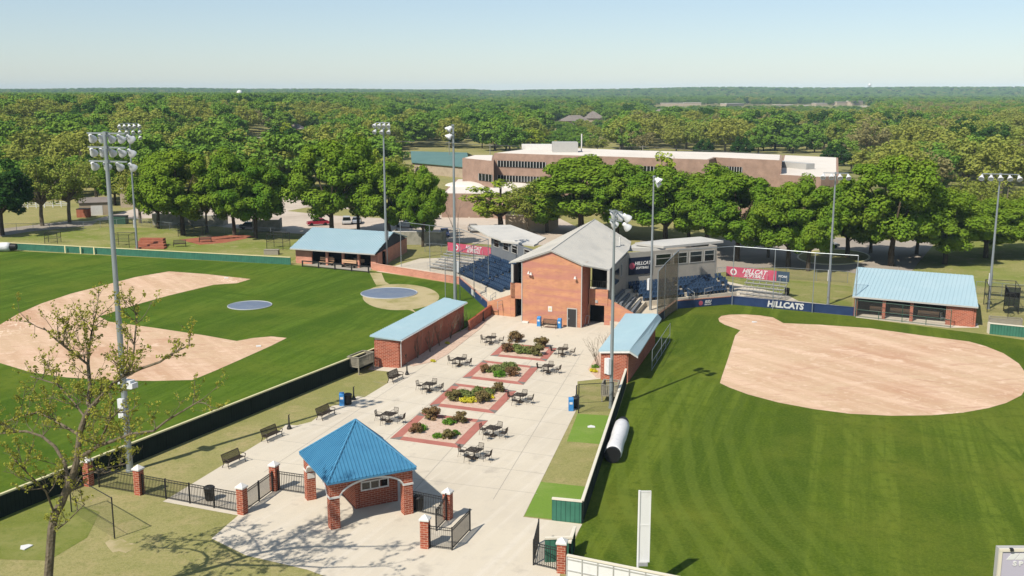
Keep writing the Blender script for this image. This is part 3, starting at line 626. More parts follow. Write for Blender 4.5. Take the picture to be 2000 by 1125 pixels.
boardfence('outfield_fence', [FA, FB], 1.15, 'green board fence with a yellow cap along the far side of the left field', cap_h=.09)
fm = thing('fence_gate', 'green fence gate edged in yellow in the far left field fence', 'fence gate', P(158, 495))
gm = MB(); d_ = (FB - FA).normalized()
for px in (128.5, 158.5, 185): 
    q = P(px, 494 + (px - 128) * .05); q = q - Vector((-d_.y, d_.x, 0)) * .1; gm.box(q.x, q.y, .6, .22, .10, 1.25, math.atan2(d_.y, d_.x))
gm.each('yellow_post', M['yellow'], fm, True)
RA, RB = P(1137, 1022), P(1222, 752)
boardfence('outfield_fence', [RA, RB], 1.5, 'dark board fence with a cream cap running beside the near white tarp roll', 'cream', mt='boardshade', posts=2.4)
boardfence('outfield_fence', [P(1078, 1016), RA], 1.45, 'short green board fence with cream cap closing the near end of the turf bullpen', 'cream')
ra2 = P(1191, 738); ra3 = P(1222, 752)
boardfence('outfield_fence', [P(1200, 742), P(1223, 748)], 1.5, 'short green board screen at the corner of the right storage building', 'cream')
boardfence('outfield_fence', [P(1064, 1098), P(1118, 1096)], 1.45, 'green board screen behind the iron fence and the last brick pillar', 'cream')
boardfence('outfield_fence', [P(1112, 1102), P(1122, 1070)], 1.3, 'short dark board fence return beside the last brick pillar', 'cream', mt='boardshade')
boardfence('outfield_fence', [P(1932, 652), P(2300, 690)], 1.2, 'green board fence with cream cap right of the right dugout', 'cream')
tg = MB(); q = P(1931, 651); tg.box(q.x, q.y, .62, .18, .6, 1.3); o = tg.build('fence_end_post', M['cream']); tag(o, 'cream padded end post of the green fence beside the right dugout', 'fence post')
# white outfield fence and foul pole
wa, wb = P(1107, 1140, 0), P(1390, 1200)
t = thing('white_fence', 'white panelled outfield fence at the bottom of the picture', 'outfield fence', (wa.x, wa.y, 0)); dv = Vector((wb - wa).xy).normalized()
H0 = H(1107, 1085, wa.y); m = MB().wall(wa, wb, 0, H0, .06); m.build('panels', M['white'], t, True); c = MB().wall(wa, wb, H0 - .01, H0 + .07, .18); c.build('top_cap', M['cream'], t, True)
f = MB(); nn = Vector((dv.y, -dv.x)); n_ = 9; LW = (wb - wa).length
for i in range(n_ + 1):
    q = Vector(wa.xy) + dv * (LW * i / n_) + nn * .05; f.box(q.x, q.y, H0 / 2, .06, .04, H0 - .03, math.atan2(dv.y, dv.x))
for z in (.25, H0 * .5, H0 - .18): f.wall(Vector(wa.xy) + nn * .045, Vector(wb.xy) + nn * .045, z - .03, z + .03, .03)
f.build('frame', M['rail'], t, True)
fpb = P(1253, 1158); tz = H(1262, 958, fpb.y)
t = thing('foul_pole', 'tall white flat foul pole with three framed panels at the bottom', 'foul pole', (fpb.x, fpb.y, 0)); 
MB().cyl((-.24, 0, 0), (-.24, 0, tz), .07, n=10).build('post', M['white'], t)
a_ = MB().box(.08, 0, tz / 2 + .9, .52, .03, tz - 1.9); a_.build('screen', M['white'], t)
fr = MB(); fr.box(.36, 0, tz / 2 + .9, .05, .06, tz - 1.9)
for z in (1.85, 2.0 + (tz - 2) * .5, tz - .05): fr.box(.08, 0, z, .6, .065, .07)
fr.build('frame', M['white'], t)
MB().box(.02, -.12, 1.75, .5, .1, .2).build('bracket', M['rail'], t)
# scoreboard back at the right bottom corner
sb = P(1940, 1290); sY = sb.y; sx0 = (1948 - 1000) / FPX; zt = H(1948, 1068, sY); xl = P(1948, 1068, zt).x
t = thing('scoreboard', 'pale grey framed scoreboard cut off by the bottom right corner', 'scoreboard', (xl, sY, 0))
MB().box(1.6, 0, zt - 1.2, 3.2, .3, 2.4).build('cabinet', M['trimgrey'], t)
fr = MB(); fr.box(.08, -.18, zt - 1.32, .14, .12, 2.36).box(1.6, -.19, zt - .07, 3.18, .12, .13); fr.build('frame', M['cream'], t)
fc = MB().box(1.67, -.165, zt - 1.27, 3.05, .04, 2.26).build('face', mat('lilac_face', L(.55, .52, .62), .5), t)
lg = MB()
for x0 in (.38, .78, 1.18): lg.hexa([(x0, -.20, zt - .56), (x0 + .36, -.20, zt - .56), (x0 + .36, -.186, zt - .56), (x0, -.186, zt - .56)], [(x0 + .24, -.20, zt - .24), (x0 + .60, -.20, zt - .24), (x0 + .60, -.186, zt - .24), (x0 + .24, -.186, zt - .24)])
lg.each('emblem_bar', M['white'], t)
text('S P O R T S', .30, M['white'], t, (xl + 1.62, sY - .2, zt - .76), (1, 0, 0), bold=.014, sx=1.25)
MB().box(.55, -.25, zt - .02, .14, .16, .12).build('flood_bracket', M['black'], t)
for s in (.6, 2.6): MB().box(s, .1, (zt - 2.4) / 2, .2, .2, zt - 2.4).build('leg', M['galv'], t)

# ---------------------------------------------------------------- storage buildings beside the plaza
def seamroof(mb_poly, name, mt, parent, along, step=.4, th=.14, rib=True, h=.045):
    m = MB().slab3(mb_poly, th)
    if rib: ribs(mb_poly, along, step, h, .05, m)
    return m.build(name, mt, parent, True)
# left: roof corners from the photo at eave height
zl = 2.95; zlh = 3.25
A = P(722, 655, zlh); B = P(783, 664, zl); C = P(912, 590, zl); Dd = P(868, 581, zlh)
t = thing('storage_building', 'long low brick storage building with a pale blue metal roof left of the plaza', 'storage building', (B.x, B.y, 0))
seamroof([A, B, C, Dd], 'roof', M['roof_blue'], t, (B - A), .45)
ins = inset([A, B, C, Dd], .38)
w4 = MB(); 
for i in range(4): w4.wall(ins[i], ins[(i + 1) % 4], 0, 2.80 if i in (1,) else 2.82, .22)
w4.each('wall', M['brick'], t, True)
e = MB(); e.wall(ins[0], ins[1], 2.80, 3.0, .26, 2.80, 2.84); e.build('gable_fascia', M['cap'], t, True)
g = MB(); o2 = (C - B).normalized(); s_ = Vector((o2.y, -o2.x, 0)) * .06; g.cyl(B + s_ + Vector((0, 0, -.1)), C + s_ + Vector((0, 0, -.1)), .06, n=6); q = ins[1]; g.tube([B + s_ + Vector((0, 0, -.1)), Vector((q.x + .2, q.y - .05, 2.5)), Vector((q.x + .2, q.y - .05, .1))], .04); g.build('gutter', M['cap'], t, True)
# right: two slopes
zr = 3.05
A = P(1169, 684, 2.9); B = P(1230, 683, 3.35); C = P(1285, 613, 3.35); Dd = P(1222, 612, 2.9); E_ = P(1246, 694, 2.75); F_ = P(1292, 622, 2.75)
t = thing('storage_building', 'brick storage building with a two-slope pale blue roof at the right edge of the plaza', 'storage building', (B.x, B.y, 0))
seamroof([A, B, C, Dd], 'roof', M['roof_blue'], t, (B - A), .45)
seamroof([B, E_, F_, C], 'roof_overhang', M['roof_blue'], t, (E_ - B), .45)
a1, a2, a3, a4 = [Vector(v.xy) for v in (A, B, C, Dd)]; ins = inset([a1, a2, a3, a4], .30)
w4 = MB(); w4.wall(ins[0], ins[1], 0, 2.68, .22, 0, 3.1).wall(ins[1], ins[2], 0, 3.08, .22).wall(ins[2], ins[3], 0, 3.1, .22, 0, 2.7).wall(ins[3], ins[0], 0, 2.68, .22)
w4.each('wall', M['brick'], t, True)
e = MB(); e.wall(A.lerp(B, .04), B, 2.62, 2.78, .06, 3.02, 3.2).wall(B, E_, 3.0, 3.2, .06, 2.45, 2.62); e.build('gable_fascia', M['cap'], t, True)
q = Vector(ins[0]).lerp(ins[1], .25); nn_ = Vector((ins[1] - ins[0])).normalized(); nq = Vector((nn_.y, -nn_.x)); MB().box(q.x + nq.x * .2, q.y + nq.y * .2, 1.45, .5, .2, 1.5, math.atan2(nn_.y, nn_.x)).build('electric_cabinet', M['cap'], t, True)
q1, q2 = P(1253, 700).xy, P(1290, 640).xy; k = MB()
cg = thing('dugout_screen', 'green framed chain-link screen along the field side of the right storage building', 'screen', (q1.x, q1.y, 0)); A_ = P(1273, 724); B_ = P(1308, 668)
fr = MB()
for u in (0, .25, .5, .75, 1): q = A_.lerp(B_, u); fr.cyl(q, q + Vector((0, 0, 2.1 if u in (0, .5, 1) else .9)), .035, n=6)
for z in (.1, .9, 2.1): fr.cyl(A_ + Vector((0, 0, z)), B_ + Vector((0, 0, z)), .03, n=6)
fr.build('frame', M['galv'], cg, True); MB().wall(A_, B_, .1, 2.08, .01).build('mesh', M['chain'], cg, True)

# ---------------------------------------------------------------- dugouts at the back of both fields
def dugout(fl, fr_, rl, rr, ez, rz_, label, posts, solid, bays, ghigh=True, brick='brick_pink', dark_gable=True, ov=.5):
    """fl, fr_: eave corners (px); rl, rr: ridge corners (px)"""
    A, B = P(*fl, ez), P(*fr_, ez); C, Dd = P(*rr, rz_), P(*rl, rz_); t = thing('dugout', label, 'dugout', (A.x, A.y, 0))
    dx = (B - A).normalized(); bk = Vector((-dx.y, dx.x, 0))
    if bk.y < 0: bk = -bk
    w_ = ((C - B).dot(bk)); C = B + bk * w_ + Vector((0, 0, rz_ - ez)) + dx * ((C - B).dot(dx)); Dd = A + bk * w_ + Vector((0, 0, rz_ - ez)) + dx * ((Dd - A).dot(dx))
    seamroof([A, B, C, Dd], 'roof', M['roof_blue'], t, bk, .45)
    sr = Vector(((C - B).x, (C - B).y, 0)) / w_; sL = Vector(((Dd - A).x, (Dd - A).y, 0)) / w_
    C2 = C + sr * w_ * .8 + Vector((0, 0, ez - rz_)); D2 = Dd + sL * w_ * .8 + Vector((0, 0, ez - rz_)); seamroof([C, C2, D2, Dd], 'back_roof', M['roof_blue'], t, bk, .45)
    m = MB(); wz = ez - .15; a = A + dx * .4 + bk * ov; b = B - dx * .3 + bk * ov; Ln = (b - a).length; dep = w_ * 1.8 - ov * 1.6
    a2, b2 = a + sL * dep, b + sr * dep
    m.wall(a2, b2, 0, wz, .25).wall(b, b2, 0, wz, .25).wall(a, a2, 0, wz, .25)
    m.each('wall', M[brick], t, True); MB().wall(a + bk * 2.6, b + bk * 2.6, 0, wz, .2).build('inner_wall', M['dark'], t, True)  # dugout's interior shade is put into the inner wall's near-black colour
    for s0, s1 in solid: MB().wall(a + dx * (Ln * s0 + .14), a + dx * (Ln * s1 - .14), 0, wz - .12, .27).build('front_wall', M[brick], t, True)
    for s in posts: q = a + dx * Ln * s; MB().box(q.x, q.y, wz / 2, .36, .36, wz, math.atan2(dx.y, dx.x)).build('pier', M[brick], t, True)
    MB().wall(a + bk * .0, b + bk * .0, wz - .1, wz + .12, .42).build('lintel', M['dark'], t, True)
    g = MB()
    for P0, P1, P2, sv in ((b, C, b2, sr), (a, Dd, a2, sL)):
        mid = Vector(P0) + sv * (w_ - ov); g.add([Vector((P0.x, P0.y, wz)), Vector((mid.x, mid.y, rz_ - .18)), Vector((P2.x, P2.y, wz)), Vector((P0.x, P0.y, wz)) + dx * .02, Vector((mid.x, mid.y, rz_ - .18)) + dx * .02, Vector((P2.x, P2.y, wz)) + dx * .02], [(0, 1, 2), (5, 4, 3), (0, 3, 4, 1), (1, 4, 5, 2), (2, 5, 3, 0)])
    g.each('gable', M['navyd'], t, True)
    e = MB().wall(A, B, ez - .2, ez - .02, .10); e.build('gutter', M['trimgrey'], t, True)
    for c0, c1 in bays:
        q0 = a + dx * Ln * c0 + bk * 2.2; q1 = a + dx * Ln * c1 + bk * 2.2; bm = MB().wall(q0, q1, .42, .47, .4).wall(q0 + bk * .2, q1 + bk * .2, .5, .95, .05); bm.build('dugout_bench', M['plank'], t, True)
    return t, a, b, dx, bk, Ln
dl = dugout((566, 484.5), (732, 496), (609, 444), (768.5, 453), 2.55, 4.5, 'brick dugout with pale blue roof and dark gable at the back of the left field', (.39, .59, .78), ((0, .21), (.92, 1.0)), ((.26, .36), (.62, .75)), ov=1.15)
dr = dugout((1665, 578), (1911, 599), (1672, 523), (1901, 538), 2.55, 4.5, 'red brick dugout with a ribbed pale blue roof at the back of the right field', (.0, .245, .48), ((.755, 1.0),), ((.1, .22), (.28, .45), (.52, .7)), brick='brick')

# ---------------------------------------------------------------- press box building between the two fields
mL, mR = P(1019.5, 630), P(1135, 640.5); MC = (mL + mR) / 2; UX = (mR - mL).normalized(); UY = Vector((-UX.y, UX.x, 0)); UA = math.atan2(UX.y, UX.x)
def wl2(u, v, z=0): return MC + UX * u + UY * v + Vector((0, 0, z))
def lc(p): r = Vector(p) - MC; return Vector((r.dot(UX), r.dot(UY), r.z))
pb = thing('press_box_building', 'brick and grey stucco press box building with a grey pyramid roof and two wings', 'building', MC, UA)
hw = 3.7; ZF = 7.5; ZA = 8.9
m = MB().add([(-hw, 0, 0), (hw, 0, 0), (hw, 0, ZF), (0, 0, ZA), (-hw, 0, ZF), (-hw, .3, 0), (hw, .3, 0), (hw, .3, ZF), (0, .3, ZA), (-hw, .3, ZF)],
             [(0, 1, 2, 3, 4), (9, 8, 7, 6, 5), (0, 5, 6, 1), (1, 6, 7, 2), (2, 7, 8, 3), (3, 8, 9, 4), (4, 9, 5, 0)])
m.build('front_wall', M['brick_tower'], pb)
m = MB().box(hw - .15, 1.75, 3.74, .3, 2.9, 7.48).box(-hw + .15, 1.75, 3.74, .3, 2.9, 7.48).box(0, 3.3, 3.3, 7.3, .2, 6.6)
m.each('side_wall', M['brick'], pb)
tr = MB().box(hw + .0, -.02, ZF / 2, .1, .08, ZF).box(-hw, -.02, ZF / 2, .1, .08, ZF); tr.wall((-hw, -.03), (0, -.03), ZF - .22, ZF, .06, ZA - .22, ZA).wall((0, -.03), (hw, -.03), ZA - .22, ZA, .06, ZF - .22, ZF)
tr.build('trim', M['trimgrey'], pb)
# roof planes
A_ = Vector((0, -.25, ZA + .05)); Rr = Vector((hw + .25, -.25, ZF - .02)); Rl = Vector((-hw - .25, -.25, ZF - .02)); Rr2 = Vector((hw + .35, 1.2, ZF + .05))
D_ = lc(P(1190, 527, 6.5)); C_ = lc(P(994, 512, 6.5)); E_ = lc(P(1229, 487, 7.3)); B_ = Vector((.6, 17.5, H(1162, 428, wl2(.6, 17.5).y))); F_ = lc(P(1233, 472, 7.4))
B_ = lc(Vector(P(1162, 428, B_.z)))
El = Vector((-E_.x, E_.y, E_.z)); rb = MB()
def tri(a, b, c, along): rb.slab3([a, b, c], .16); ribs([a, b, c], along, .42, .03, .04, rb)
for a, b, c in ((A_, Rr, D_), (A_, D_, E_), (A_, E_, B_), (E_, F_, B_)): tri(a, b, c, (1, 0, 0))
for a, b, c in ((A_, C_, Rl), (A_, B_, C_)): tri(a, b, c, (1, 0, 0))
Bk = Vector((-3, 24, 7.0)); rb.slab3([B_, F_, Bk], .16).slab3([C_, B_, Bk], .16)
rf = rb.build('roof', M['roof_grey'], pb)
MB().cyl(A_, B_, .07, n=6).cyl(A_, Rr, .06, n=6).cyl(A_, Rl, .06, n=6).cyl(D_, E_, .07, n=6).each('ridge_cap', M['trimgrey'], rf)
v_ = MB(); 
for a, b, h in ((4.2, 13.5, .35), (4.0, 12.2, .5), (2.6, 14.5, .3)): v_.cyl((a, b, 7.2), (a, b, 8.55 + h - .0), .09, n=8)
v_.each('vent', M['cap'], rf)
# recess walls, low brick wall, doors
Rw = 2.6
m = MB().box(4.95, Rw, 3.25, 2.3, .25, 1.9).box(3.78, Rw, 1.15, .16, .25, 2.3).box(5.95, Rw, 1.15, .5, .25, 2.3).box(-4.95, Rw, 3.25, 2.3, .25, 1.9).box(-5.9, Rw, 2.1, .6, .25, 4.2).box(-4.1, Rw, 1.1, .3, .25, 2.3)
m.each('low_wall', M['brick_tower'], pb)
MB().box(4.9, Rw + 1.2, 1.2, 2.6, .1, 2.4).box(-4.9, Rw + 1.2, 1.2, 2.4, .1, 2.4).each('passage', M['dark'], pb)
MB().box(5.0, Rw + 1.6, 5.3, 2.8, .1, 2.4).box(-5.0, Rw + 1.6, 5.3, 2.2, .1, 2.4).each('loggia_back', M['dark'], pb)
for s in (1, -1): MB().box(s * 6.05, Rw + .25, 5.3, .3, .3, 2.3).build('column', M['trimgrey'], pb)
r_ = MB()
for i in range(9): r_.box(4.0 + i * .22, Rw + .1, 4.7, .04, .04, .95)
r_.box(4.9, Rw + .1, 5.15, 2.1, .05, .05); r_.build('railing', M['black'], pb)
sl_ = MB().wall((6.15, Rw), (10.0, Rw - .2), 0, 3.15, .25, 0, 1.35); sl_.build('stair_wall', M['brick_tower'], pb)
sl_ = MB().wall((-6.2, Rw), (-9.4, Rw + .3), 0, 2.7, .25, 0, 1.5); sl_.build('stair_wall', M['brick_tower'], pb)
# big side wall (u about 6), wings
J = lc(P(1222, 558, 2.8)); W = lc(P(1397, 541, 2.8)); Jl = Vector((-J.x, J.y, 2.8)); Wl = lc(P(961, 506, 2.8))
S0 = Vector((6.0, Rw + .4, 0)); S0l = Vector((-6.0, Rw + .4, 0)); ZW = 6.9
MB().wall(S0, J, 0, 6.4, .25, 0, ZW).wall(J, W, 0, ZW + .1, .25).wall(W, W + Vector((-(W - J).y, (W - J).x, 0)).normalized() * 4.5, 0, ZW + .1, .25).each('wing_wall', M['stucco'], pb)
outl = Vector(((Wl - Jl).y, -(Wl - Jl).x, 0)).normalized(); outl = -outl if outl.x > 0 else outl
MB().wall(S0l, Jl, 0, 6.3, .25).wall(Jl, Wl, 0, 6.15, .25).wall(Wl, Wl - outl * 5, 0, 6.15, .25).each('wing_wall', M['stuccoL'], pb)
q0, q1 = Jl + outl * .15, Wl + outl * .15; MB().wall(q0, q1, 2.7, 3.35, .08).build('navy_band', M['navy'], pb)
def win(a, b, u0, u1, z0, z1, outv, muntin=True, off=.14, nm='window'):
    d = (b - a).normalized(); Ln = (b - a).length; p = a + d * u0 * Ln; q = a + d * u1 * Ln; o = Vector((outv.x, outv.y, 0)) * off
    f = MB(); f.wall(p + o, q + o, z0 - .08, z0, .10).wall(p + o, q + o, z1, z1 + .08, .10)
    for k in (p, q): f.box(k.x + o.x, k.y + o.y, (z0 + z1) / 2, .12, .12, z1 - z0 + .16, math.atan2(d.y, d.x))
    if muntin: zz = z0 + (z1 - z0) * .62; f.wall(p + o, q + o, zz - .03, zz + .03, .06)
    fo = f.build(nm, M['trimgrey'], pb); MB().wall(p + o * .9, q + o * .9, z0, z1, .05).build('pane', M['glass'], fo)
outr = Vector(((W - J).y, -(W - J).x, 0)).normalized(); outr = outr if outr.y < 0 else -outr
for u0, u1 in ((.31, .48), (.51, .66), (.69, .83), (.855, .97)): win(J, W, u0, u1, 5.1, 6.45, outr)
for u0, u1 in ((.28, .38), (.5, .6), (.66, .76), (.84, .94)): win(Jl, Wl, u0, u1, 4.9, 5.9, outl)
so_ = Vector((1, 0, 0)); win(S0, J, .62, .68, 4.7, 6.1, so_, False)
d = (J - S0); MB().wall(S0 + d * .12 + so_ * .14, S0 + d * .52 + so_ * .14, 4.2, 5.9, .06).build('dark_window', M['glass'], pb)
# wing roofs
def wroof(px, z, zb=None, th=.35):
    pts = [lc(P(a, b, zz)) for (a, b), zz in zip(px, z)]; m = MB().slab3(pts, th); return m.build('wing_roof', M['roof_grey'], pb)
wroof([(1222, 484), (1300, 484), (1300, 474), (1240, 476)], [7.05, 7.05, 7.3, 7.3], th=.45)
wroof([(1296, 481), (1413, 470), (1368, 462), (1292, 468), (1240, 474)], [7.3, 7.3, 7.6, 7.6, 7.6], th=.3)
wroof([(918, 440), (952, 460), (979, 469), (1045, 476), (1066, 464), (997, 439)], [6.6, 6.45, 6.4, 6.4, 6.8, 7.0], th=.18)
wroof([(978, 470), (1043, 478), (1052, 474), (985, 467)], [6.35, 6.35, 6.5, 6.5], th=.25)
# doors and small fittings on the front
def uof(px, py, v=0): q = lc(P(px, py)); return q.x
ud = 2.07 / 1.0; du = lc(P(1117, 639)).x
df = MB().box(du - .56, -.03, 1.09, .1, .1, 2.2).box(du + .56, -.03, 1.09, .1, .1, 2.2).box(du, -.03, 2.2, 1.2, .1, .1).build('door_frame', M['trimgrey'], pb)
dd = MB().box(du, -.015, 1.07, 1.02, .06, 2.12).build('door', M['doorg'], pb); MB().box(du - .38, -.06, 1.0, .05, .06, .18).build('handle', M['rail'], dd)
ss = MB().box(lc(P(1076, 634)).x, -.03, 1.95, .5, .05, .62).build('wall_plaque', M['cap'], pb)
MB().lathe([(.17, 0), (.17, .012)], (lc(P(1076, 634)).x, -.056, 1.95), 16, (0, -1, 0)).build('emblem', M['yellow'], pb)
for u_, z_ in ((-2.75, 6.2), (-2.45, 6.1), (3.0, 6.0)):
    lm = MB().cyl((u_, 0, z_), (u_, -.35, z_ + .05), .03, n=6); lm.lathe([(.04, 0), (.16, -.28), (.17, -.3), (.02, -.31)], (u_, -.35, z_ + .1), 10); lm.build('wall_lamp', M['cap'], pb)
MB().box(lc(P(1030, 629)).x, -.15, .14, .75, .3, .2).build('splash_block', M['cap'], pb)
MB().box(4.75, Rw - .17, 2.75, .3, .1, .3).build('bulkhead_lamp', M['rail'], pb)

def sign(name, label, cat, a, b, z0, z1, th, mt, outv, lines=(), group=None):
    """board between world points a, b with lettering lines (text, size, u, z, material, shear, bold)"""
    a = Vector(a[:2]).to_3d(); b = Vector(b[:2]).to_3d(); t = thing(name, label, cat, (a.x, a.y, 0), group=group); MB().wall(a, b, z0, z1, th).build('board', mt, t, True)
    d = (b - a); 
    for s, sz, u, z, mm, sh, bo in lines:
        p = a + d * u + Vector(outv) * (th / 2 + .012) + Vector((0, 0, z)); text(s, sz, mm, t, p, d, shear=sh, bold=bo)
    return t
def wd_(v): return UX * v.x + UY * v.y
o3 = wd_(outr); a = wl2(*(J + (W - J) * .02).xy) + o3 * .2; b = wl2(*(J + (W - J) * .27).xy) + o3 * .2
M['whitetx'] = mat('white_lettering', L(.78, .78, .77), .6); M['greytx'] = mat('grey_lettering', L(.45, .46, .5), .6)
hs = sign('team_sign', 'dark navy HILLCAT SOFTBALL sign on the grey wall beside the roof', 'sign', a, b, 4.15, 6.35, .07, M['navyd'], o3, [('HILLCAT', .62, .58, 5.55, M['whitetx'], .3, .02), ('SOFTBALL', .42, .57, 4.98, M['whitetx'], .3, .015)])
MB().lathe([(.42, 0), (.42, .012)], (a.lerp(b, .13) + o3 * .05 + Vector((0, 0, 5.3))), 20, o3).build('round_badge', M['pink'], hs, True)

# ---------------------------------------------------------------- grandstands
def offs(pts, d, outs):
    r = []
    for i, p in enumerate(pts):
        if i == 0: r.append(p + outs[0] * d)
        elif i == len(pts) - 1: r.append(p + outs[-1] * d)
        else:
            n = (outs[i - 1] + outs[i]).normalized(); r.append(p + n * d / n.dot(outs[i]))
    return r
seat_mb = MB().box(0, -.02, .42, .44, .40, .06); seat_mb.hexa([(-.22, .15, .40), (.22, .15, .40), (.22, .20, .40), (-.22, .20, .40)], [(-.22, .25, .88), (.22, .25, .88), (.22, .30, .88), (-.22, .30, .88)]).box(-.23, 0, .3, .04, .3, .5).box(.23, 0, .3, .04, .3, .5)
seat_me = seat_mb.mesh('seat', M['seat'])
def stand(label, line, outs, rows, dep, z0, dz, seatsegs, sp=.56, lim=100):
    o = line[0]; t = thing('grandstand', label, 'grandstand', (o.x, o.y, 0)); m = MB(); ex = MB(); n = 0
    for k in range(rows):
        A = offs(line, .15 + dep * k, outs); B = offs(line, .15 + dep * (k + 1), outs); z = z0 - dz * k
        for i in range(len(A) - 1): m.prism([A[i].xy, A[i + 1].xy, B[i + 1].xy, B[i].xy], 0, z)
        for i in seatsegs:
            a = A[i].lerp(B[i], .5); b = A[i + 1].lerp(B[i + 1], .5); Ln = (b - a).length; d = (b - a) / Ln; ang = math.atan2(outs[i].y, outs[i].x) + math.pi / 2; c = int(Ln / sp)
            for q in range(c):
                if q % 12 in (11,) : continue
                p = a + d * (q + .5) * sp
                if n >= lim:
                    c_, s_ = math.cos(ang), math.sin(ang); ex.add([(p.x + v[0] * c_ - v[1] * s_, p.y + v[0] * s_ + v[1] * c_, z + v[2]) for v in seat_mb.v], seat_mb.f); continue
                s = bpy.data.objects.new('seat', seat_me); col.objects.link(s); s.parent = t; s.location = Vector((p.x, p.y, z)) - t.location; s.rotation_euler = (0, 0, ang); n += 1
    m.build('steps', M['concrete'], t, True)
    if ex.f: ex.build('seats', M['seat'], t, True)['kind'] = 'stuff'
    return t
Wj, Ww, Ws = wl2(*J.xy), wl2(*W.xy), wl2(*S0.xy); oS = UX.copy()
gs = stand('navy-seated grandstand under the grey wing facing the right softball field', [Ws, Wj, Ww + (Ww - Wj).normalized() * 1.2], [oS, o3], 4, .70, 2.45, .42, (1,))
Wjl, Wwl, Wsl = wl2(*Jl.xy), wl2(*Wl.xy), wl2(*S0l.xy); ol = wd_(outl)
gl = stand('sunlit blue-seated grandstand under the left wing facing the left baseball field', [wl2(-5.6, 9.0), Wjl, Wwl + (Wwl - Wjl).normalized() * .5], [-UX, ol], 7, .82, 2.7, .27, (1,), .6, 100)
sec = MB()
for k in range(4): a = Ws + oS * (.5 + k * .70) + UY * 1.0; b = Wj + oS * (.5 + k * .70) - UY * 2.5; sec.wall(a, b, 2.45 - .42 * k, 2.85 - .42 * k, .3)
sec.each('bench_row', M['stuccoL'], gs, True)
# walkway slabs behind the field walls
def handrail(px, z0, h, label, grp='pale handrails at the grandstands'):
    pts = [P(a, b, z0) for a, b in px]; t = thing('handrail', label, 'handrail', pts[0], group=grp); m = MB()
    for p in pts: m.cyl(p, p + Vector((0, 0, h)), .03, n=6)
    for hh in (h, h * .5): m.tube([p + Vector((0, 0, hh)) for p in pts], .03)
    m.build('rail', M['rail'], t, True)
for px in ([(1236, 583), (1246, 588)], [(1343, 577), (1356, 586)], [(1376, 578), (1392, 574)]): handrail(px, 1.2, .95, 'pale metal handrail in the shaded softball grandstand')
for px in ([(958, 592), (968, 585)], [(972, 604), (990, 598), (998, 594)], [(940, 585), (950, 580)]): handrail(px, 1.0, .95, 'pale metal handrail among the blue seats of the left grandstand')
struct('walkway_right', MB().prism([P(1238, 666).xy, P(1320, 603).xy, P(1427, 594).xy, Ww.xy, Wj.xy, Ws.xy], 0, .55), M['concrete'])
struct('walkway_left', MB().prism([P(961, 612).xy, P(898, 555).xy, Wwl.xy, Wjl.xy, Wsl.xy], 0, .45), M['concrete'])

# field walls
def fieldwall(name, label, pts, h, mt, capm, th=.22, inner=None):
    pts = [Vector(p[:2]) for p in pts]; t = thing(name, label, 'field wall', (pts[0].x, pts[0].y, 0)); m = MB(); c = MB()
    for a, b in zip(pts, pts[1:]): m.wall(a, b, 0, h, th); c.wall(a, b, h, h + .08, th + .06)
    m.build('padding', M[mt], t, True); c.build('coping', M[capm], t, True); return t
k1, k2, k3, k4 = P(1238, 666), P(1320, 603), P(1427, 594), P(1668, 617)
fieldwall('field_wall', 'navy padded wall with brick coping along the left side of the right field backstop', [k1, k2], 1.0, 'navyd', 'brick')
fw = fieldwall('field_wall', 'navy padded wall in front of the shaded softball seats, with a small team logo', [k2, k3], 1.0, 'navy', 'brick')
d = (k3 - k2).normalized(); o_ = Vector((d.y, -d.x, 0)); p = P(1379, 589, .55) 
p = k2.lerp(k3, .53) + o_ * .14; text('RSU', .5, M['whitetx'], fw, p + Vector((.25, 0, .62)), d, shear=.3, bold=.02); text('HILLCATS', .22, M['whitetx'], fw, p + Vector((.25, 0, .27)), d, shear=.3, bold=.008)
MB().lathe([(.3, 0), (.3, .012)], p + Vector((0, 0, .5)) - d * .75, 16, o_).build('crimson_badge', M['pink'], fw, True)
fw = fieldwall('field_wall', 'long navy padded wall lettered HILLCATS in white', [k3, k4], 1.0, 'navy', 'navy')
d = (k4 - k3).normalized(); o_ = Vector((d.y, -d.x, 0)); p = k3.lerp(k4, .455) + o_ * .125; text('HILLCATS', 1.02, M['whitetx'], fw, p + Vector((0, 0, .52)), d, shear=.12, bold=.045, sx=1.0)
l0, l1, l2, l3, l4 = P(722, 531), P(898, 555), P(961, 612), P(916, 646), P(900, 660)
fieldwall('field_wall', 'low pinkish brick wall between the left dugout and the left bleachers', [P(728, 527), l1], 1.0, 'brick_pink', 'brick_pink')
fw = fieldwall('field_wall', 'grey-navy padded wall with a white square sign in front of the left bleachers', [l1, l2], 1.0, 'navy', 'brick')
d = (l2 - l1).normalized(); q = l1.lerp(l2, .42); MB().wall(q + Vector((-d.y, d.x, 0)) * -.13, q + d * 2.2 + Vector((-d.y, d.x, 0)) * -.13, .2, .95, .03).build('square_sign', M['cap'], fw, True)
fieldwall('field_wall', 'dark brick wall running from the grandstand corner toward the left storage building', [l2, l3], 1.1, 'brick', 'brick')

